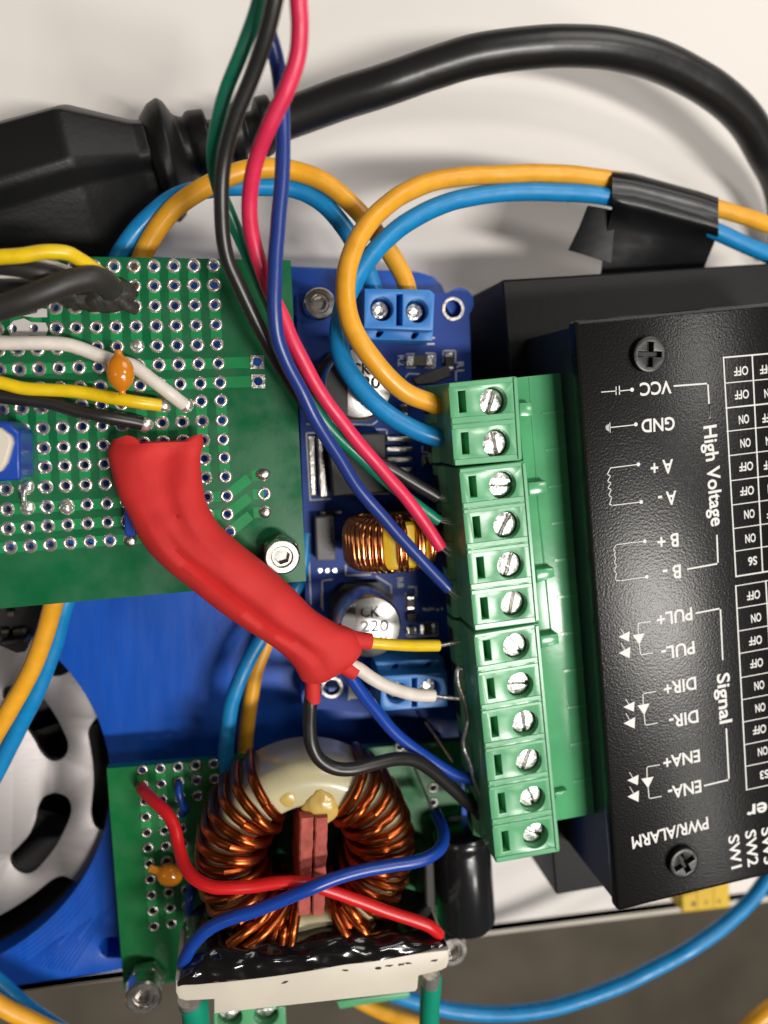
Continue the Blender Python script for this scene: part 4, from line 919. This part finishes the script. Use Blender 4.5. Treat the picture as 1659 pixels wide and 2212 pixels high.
for (dy, z_, ex) in ((-2, 2.36, 0), (1, 2.56, 0), (14, 2.68, 0), (30, 2.67, 0), (42, 2.62, 0), (54, 2.65, 0), (68, 2.64, 0), (80, 2.56, 0)):
    tr_.append([(x, y - 8 * f * (1 if dy < 40 else .3) + dy * (1 - .06 * f) + random.uniform(-1, 1), z_ + .05 - .05 * f + random.uniform(-.008, .008)) for f, x, y in ((0, 1323, 370), (.2, 1368, 378), (.4, 1414, 391), (.6, 1460, 405), (.8, 1508, 420), (1, 1552, 436))])
for (xa, xb, y, z_) in ((1316, 1547, 474, 2.50), (1311, 1542, 500, 2.44), (1307, 1534, 526, 2.36), (1303, 1525, 556, 2.28), (1299, 1516, 590, 2.16), (1296, 1508, 622, 2.05)):
    tr_.append([(xa + (xb - xa) * f, y + (6 if y < 480 else 0) + (34 - max(0, y - 474) * .26) * f * (1 if y < 600 else .2), z_ + .03 * math.sin(f * 7 + y * .02) - .08 * f) for f in (0, .2, .4, .6, .8, 1)])
sheet(tr_, .02, 'tape', tp, 'wrap')
sheet([[(1270, 444, 2.42), (1295, 448, 2.46), (1334, 456, 2.47)], [(1252, 490, 2.36), (1285, 495, 2.42), (1326, 502, 2.43)], [(1228, 540, 2.28), (1270, 552, 2.36), (1320, 568, 2.36)]], .02, 'tape', tp, 'folded_corner')
# scrap of tape on the converter
o = MB().prism(cv(cE, [(1030, 895), (1100, 860), (1270, 808), (1300, 880), (1180, 935), (1060, 945)]), 2.62, 2.5).mesh()
tag(bev(link('tape_scrap', o, 'w_shrink'), .03), 'small scrap of black tape sticking out beside the two screw plug', 'tape scrap')

# ================================================================== small green perfboard below
sb = thing('small_perfboard', at(*cH(1000, 700), ZP), 'smaller green perfboard lying under the toroid choke', 'perfboard')
sq = [cG(697, 1205), (1000, 1600), (996, 2034), cH(808, 1318)]
def PLo(r, c): return ((560 + 4.6 * r + (70.5 - .25 * r) * c) / 1.8228, (3032 + 61.5 * r - (6 + .5 * r) * c) / 1.8228)
pl = [(r, 0) for r in range(11)] + [(r, 1) for r in range(11)] + [(r, 2) for r in range(11)] + [(r, c) for r in (0, 1, 2) for c in (3, 4)]
loops = [P2(sq, ZL)] + [circ(at(*PLo(r, c), ZL), .045, 12) for r, c in pl]
ex = [cI(1170, 1330), cI(950, 1062), cI(1170, 1425)]
loops += [circ(at(*p, ZL), .055, 12) for p in ex]
sbb = link('board', plate(loops, ZL - .16, ZL), 'pcb_mask_b', sb, ang=30)
PAD2 = pad_mesh(.088, .044); PAD2.materials.append(M['tin_dull']); PAD2.shade_smooth()
pads(sb, [PLo(r, c) for r, c in pl] + ex, ZL, PAD2)
tr = MB()
for c in range(3):
    for r in list(range(0, 4)) + list(range(5, 7)) + list(range(7, 10)): tquad(PLo(r, c), PLo(r + 1, c), .07, ZL + .003)
pattern(sbb, tr.mesh(), 'pcb_trace_b')
def pf2(t):
    b = math.sqrt(max(0, 1 - ((t - .62) / .38) ** 2)) if abs(t - .62) < .38 else 0
    return max(b, .34 if t < .5 else .05)
bead(sb, pf2, ZL + .3, cH(975, 525), cH(1190, 600), .17)
for p in (cH(935, 1250), (960, 1990), (960, 1640)):
    c = at(*p, ZL - .16); link('standoff', MB().lathe((c.x, c.y, ZP + .001), [(.2, 0), (.2, ZL - .162 - ZP)], 6).mesh(), 'steel', sb)
wire('insulated_link', None, cv(cG, [(1170, 1300, 2.3), (1165, 1350, 2.38), (1185, 1420, 2.4), (1205, 1480, 2.38)]) + cv(cH, [(1205, 120, 2.36), (1190, 185, 2.26)]), .055, 'w_blue', parent=sb)
wire('insulated_link', None, cv(cH, [(1250, 640, 2.5), (1240, 720, 2.6), (1240, 800, 2.6), (1258, 880, 2.5), (1265, 960, 2.3)]), .075, 'w_blue', parent=sb)
# black capacitor lying beside the choke, flat black part between them
A, B = at(*cJ(1345, 262), 2.62), at(*cJ(1388, 868), 2.62)
Zx = (B - A).normalized(); Xx = Zx.cross(Vector((0, 0, 1))).normalized(); Yx = Zx.cross(Xx); Lc = (B - A).length; rc_ = .46
cp = link('black_capacitor', MB().lathe(A, [(0, 0), (rc_ * .78, 0), (rc_ * .93, .03), (rc_, .10), (rc_, .16), (rc_ * .965, .22), (rc_ * .965, .27), (rc_, .33), (rc_, Lc - .06), (rc_ * .95, Lc), (rc_ * .75, Lc + .015), (rc_ * .7, Lc - .01), (0, Lc - .01)], 48, (Xx, Yx, Zx)).mesh(), mat('black_vinyl', (.010, .010, .011), .22, coat=.3, bump=(4, .15, .03)), ang=40)
tag(cp, 'glossy black cylindrical capacitor lying beside the toroid choke', 'capacitor')
o = bev(link('black_regulator', MB().prism(cv(cJ, [(1112, 500), (1178, 480), (1195, 880), (1120, 860)]), 3.0, ZL + .001).mesh(), 'chip'), .04)
tag(o, 'flat black component standing between choke and black capacitor', 'component')
lead = MB().tube(spline(P3(cv(cI, [(1050, 1200, 2.9), (1100, 1320, 2.7), (1170, 1480, 2.5)])), 6), .022, 8).tube(spline(P3(cv(cI, [(1120, 900, 2.4), (1200, 1010, 2.6), (1300, 1160, 2.8)])), 6), .022, 8)
link('component_lead', lead.mesh(), 'tin_dull', sb)

# ================================================================== toroid choke
zc, hh = 2.98, .55
ck = at(668, 1868, zc + hh); ck = Vector((ck.x, ck.y, 2.3))
ch = thing('toroid_choke', (ck.x, ck.y, ZL), 'large copper wound toroid choke on a white base with a red divider', 'choke')
cc = Vector((ck.x, ck.y, zc)); ri, ro, wr = .80, 1.43, .072
link('core', MB().lathe(cc, [(ri, -hh), (ro - .1, -hh), (ro, -hh + .1)] + [(ro - .3 + .3 * math.cos(t), hh - .3 + .3 * math.sin(t)) for t in [k * PI / 16 for k in range(9)]] + [(ri + .16 - .16 * math.sin(t), hh - .16 + .16 * math.cos(t)) for t in [k * PI / 12 for k in range(7)]] + [(ri, -hh)], 72).mesh(), 'core_cream', ch, ang=50)
def arr(a0, a1, n): return [math.radians(a0 + (a1 - a0) * k / (n - 1) + random.uniform(-.8, .8)) for k in range(n)]
X0, Y0, Z0 = Vector((1, 0, 0)), Vector((0, 1, 0)), Vector((0, 0, 1))
for angs in (arr(121, 242, 14), arr(57, -60, 13)):
    pts = turns_path(cc, X0, Y0, Z0, angs, ri, ro, hh, wr, .10)
    link('winding', MB().tube(pts, wr, 12).mesh(), 'copper', ch, ang=85)
for pts in ([(645, 1940, 3.5), (640, 1975, 3.62), (634, 2010, 3.72), (628, 2045, 3.72)], [(622, 1950, 3.45), (600, 1985, 3.6), (565, 2020, 3.72), (530, 2045, 3.7)], [(608, 1940, 3.45), (570, 1985, 3.6), (530, 2012, 3.72), (495, 2040, 3.7)],
            [(718, 1955, 3.5), (728, 1985, 3.62), (748, 2020, 3.72), (770, 2040, 3.7)], [(740, 1955, 3.5), (760, 1985, 3.6), (785, 2010, 3.7), (805, 2036, 3.68)], [(632, 1945, 3.4), (618, 1990, 3.56), (612, 2015, 3.7), (606, 2050, 3.68)]):
    link('winding_lead', tube_mesh(pts, wr, 12), 'copper', ch, ang=80)
# divider: two slabs with ragged faces
for i, (x0, x1) in enumerate(((649, 678), (681, 709))):
    q4 = [(x0, 1768), (x1, 1766), (x1 - 8, 1975), (x0 - 7, 1978)]
    T = P2(q4, 3.68); nn = 26; mb = MB(); vs = []; fs = []
    for k in range(nn + 1):
        t = k / nn; a = T[0].lerp(T[3], t); b = T[1].lerp(T[2], t)
        ja = .018 * noise.noise(Vector((t * 9, i * 5, 1))); jb = .018 * noise.noise(Vector((t * 9, i * 5, 7)))
        zt = 3.68 + .03 * noise.noise(Vector((t * 6, i, 3)))
        vs += [Vector((a.x + ja, a.y, zt - .02)), Vector((a.x + ja + .02, a.y, zt)), Vector((b.x + jb - .02, b.y, zt)), Vector((b.x + jb, b.y, zt - .02)), Vector((b.x + jb, b.y, 2.5)), Vector((a.x + ja, a.y, 2.5))]
    for k in range(nn):
        for j in range(6): fs.append((k * 6 + j, k * 6 + (j + 1) % 6, (k + 1) * 6 + (j + 1) % 6, (k + 1) * 6 + j))
    fs += [tuple(range(6)), tuple(nn * 6 + j for j in range(6))]
    link('divider', mb.add(vs, fs).mesh(), 'red_rubber', ch, ang=30)
blob('glue_drop', (694, 1742), zc + hh - .03, .25, .10, 'hotglue', ch, 3, (1, 1.05)); blob('glue_drop', (622, 1726), zc + hh - .01, .12, .025, 'hotglue', ch, 5)
# white base standing on edge behind the coil, black potting over its inner face
ZW = 3.92
bt = cv(cH, [(1145, 1265)]) + cv(cJ, [(1275, 1062), (1278, 1130), (1262, 1180), (1225, 1200), (1078, 1236)]) + cv(cJ, [(1070, 1320), (1055, 1338), (0, 1455)]) + cv(cH, [(1395, 1485), (1395, 1390), (1215, 1400), (1165, 1385), (1145, 1340)])
link('base_plate', plate([P2(bt, ZW)], 2.9, ZW, .03), 'cream', ch, ang=30)
nth = [(383, 2108), (392, 2088), (418, 2058), (445, 2042), (480, 2036), (530, 2034), (580, 2030), (640, 2028), (700, 2014), (760, 2006), (820, 2008), (880, 2004), (930, 2014), (955, 2026), (962, 2040)]
sth = [(384, 2132), (396, 2128), (425, 2127), (455, 2124), (490, 2121), (535, 2116), (585, 2110), (640, 2102), (690, 2094), (745, 2084), (800, 2078), (860, 2068), (910, 2058), (945, 2048), (966, 2044)]
nn = 12; w0 = nn + 2; vs = []; fs = []
Nn = [Vector((p.x, p.y)) for p in spline([Vector((*p, 0)) for p in nth], 4)]; Ss = [Vector((p.x, p.y)) for p in spline([Vector((*p, 0)) for p in sth], 4)]
for i in range(len(Nn)):
    for k in range(nn + 1):
        t = k / nn; p = Nn[i].lerp(Ss[i], t)
        z = 3.66 + .28 * min(1, t * 1.6) ** .7
        e = min(1, i / 4, (len(Nn) - 1 - i) / 4)
        v = at(p.x, p.y, z); dz = (.11 * noise.noise(Vector((p.x * .035, p.y * .05, 2))) + .025 * noise.noise(Vector((p.x * .09, p.y * .1, 5)))) * (1 - t) ** .5
        vs.append(v + Vector((0, 0, dz)))
    vs.append(Vector((vs[-1].x, vs[-1].y, 3.5)))
    base_i = len(vs) - w0; n_ = vs[base_i]; vs.append(Vector((n_.x, n_.y + .02, 2.7)))
w_ = nn + 3
for i in range(len(Nn) - 1):
    for k in range(w_ - 2): fs.append((i * w_ + k, i * w_ + k + 1, (i + 1) * w_ + k + 1, (i + 1) * w_ + k))
    fs.append((i * w_ + w_ - 1, i * w_, (i + 1) * w_, (i + 1) * w_ + w_ - 1))
link('potting', MB().add(vs, fs).mesh(), 'potting', ch, ang=80)
for (p, r, h, s_) in (((545, 2050), .13, .12, 2), ((628, 2062), .12, .1, 7), ((775, 2040), .15, .13, 9), ((480, 2075), .16, .1, 4), ((850, 2045), .14, .1, 6), ((700, 2060), .14, .08, 8), ((925, 2035), .12, .1, 3)):
    blob('potting_drip', p, 3.66, r, h + .05, 'potting', ch, s_, (1.3, .9))
sm = MB()
for p in (cJ(598, 1196), cJ(1182, 1130), cJ(200, 1275), cJ(880, 1165), cJ(960, 1158), cJ(1010, 1150), cJ(820, 1180)):
    a = random.uniform(0, 3); c = at(*p, ZW + .003); lp = []
    for k in range(9):
        t = 2 * PI * k / 9; r = .035 * random.uniform(.4, 1.2); lp.append(c + Vector((r * 1.8 * math.cos(t), r * .6 * math.sin(t), 0)))
    sm.add(lp, [tuple(range(9))])
link('potting_smear', sm.mesh(), 'burnt', ch, smooth=False)
for pts, rr in ((cv(cH, [(1250, 1390, 3.55), (1272, 1440, 3.5), (1278, 1520, 3.4), (1285, 1640, 3.2)]), .185), (cv(cJ, [(1158, 1225, 3.5), (1156, 1300, 3.45), (1152, 1420, 3.35), (1145, 1600, 3.2)]), .15)):
    lg = link('leg', tube_mesh(pts, rr, 24), 'teal', ch, ang=60)
    a = Vector(pts[0][:2]); link('solder_collar', tube_mesh([(pts[0][0] - 3, pts[0][1] - 10, 3.6), (pts[0][0], pts[0][1], 3.56), (pts[1][0], pts[1][1] - 8, 3.5)], rr * .92, 20), 'tin', lg)

# wires lying over the choke
wire('red_wire', 'red wire from the small board lying over the copper windings', cv(cG, [(925, 1325, 2.25)]) + cv(cH, [(940, 20, 2.5), (1010, 88, 2.75), (1090, 168, 2.95), (1142, 270, 3.1), (1165, 380, 3.25), (1200, 495, 3.45), (1270, 590, 3.65), (1380, 645, 3.78), (1500, 655, 3.82)]) + cv(cJ, [(0, 645, 3.82), (180, 622, 3.84), (340, 628, 3.86), (480, 668, 3.86), (650, 730, 3.84), (850, 808, 3.82), (1050, 872, 3.8), (1150, 912, 3.8), (1210, 965, 3.75)]), .085, 'w_red', 'wires lying across the choke')
wire('blue_wire', 'blue wire arched over the choke and crossing above the red one', cv(cJ, [(1188, 170, 2.9), (1222, 240, 3.15), (1240, 320, 3.4), (1220, 395, 3.6), (1150, 455, 3.75), (1050, 490, 3.82), (900, 512, 3.86), (720, 542, 3.92), (540, 592, 3.99), (380, 655, 4.04), (200, 728, 4.0), (0, 805, 3.96)]) + cv(cH, [(1540, 840, 3.94), (1430, 885, 3.9), (1330, 950, 3.86), (1250, 1045, 3.8), (1195, 1150, 3.7)]), .088, 'w_blue', 'wires lying across the choke')

# ================================================================== green terminals at the bottom edge, yellow block by the driver
def small_terminal(quad, zt, scr, label):
    c = at(*bil(quad, .5, .5), 1.0)
    t = thing('screw_terminal', (c.x, c.y, zt - .9), label, 'screw terminal', 'green terminals below the choke')
    link('body', MB().join(plate([P2(quad, zt)] + [circ(at(*p, zt), .19, 28) for p in scr], zt - .35, zt, .015)).join(plate([P2(quad, zt)], zt - .9, zt - .34)).mesh(), 'term_green', t, ang=30)
    for p in scr:
        a = at(*p, zt); mb = MB(); 
        for sg in (1, -1):
            mb.join(plate([[(a.x + .15 * math.cos(th), a.y + sg * .15 * math.sin(th)) for th in [.15 + (PI - .3) * k / 14 for k in range(15)]]], zt - .33, zt - .16, .014))
        link('screw', mb.mesh(), 'zinc', t, ang=35)
small_terminal([cH(1395, 1470), cJ(205, 1435), cJ(215, 1640), cH(1400, 1640)], 2.5, [cJ(80, 1490), cH(1500, 1510)], 'green screw terminal cut by the bottom edge under the white base')
small_terminal([cJ(540, 1400), cJ(1020, 1340), cJ(1015, 1375), cJ(560, 1450)], 2.2, [], 'green terminal strip peeping out right of centre under the white base')
yb = thing('yellow_connector', at(1525, 1945, -.01), 'small yellow plastic connector on the table edge below the driver', 'connector')
qy = cv(cK, [(1110, 690), (1415, 590), (1415, 768), (1115, 802)])
bev(link('body', MB().prism(qy, .7, .01).mesh(), 'yellow_block', yb), .03)
for f in (.33, .68): link('rib', MB().prism([bil(qy, f - .012, .02), bil(qy, f + .012, .02), bil(qy, f + .012, .98), bil(qy, f - .012, .98)], .715, .6).mesh(), 'yellow_block', yb)
mk = MB()
for x, s_ in ((1180, '1'), (1262, '2'), (1345, '3')): mk.join(text_mesh(s_, cK(x + 14, 728 - (x - 1180) * .1), cK(x - 8, 733 - (x - 1180) * .1), .7, 9, .004))
link('marking', mk.mesh(), 'can_black', yb, smooth=False)
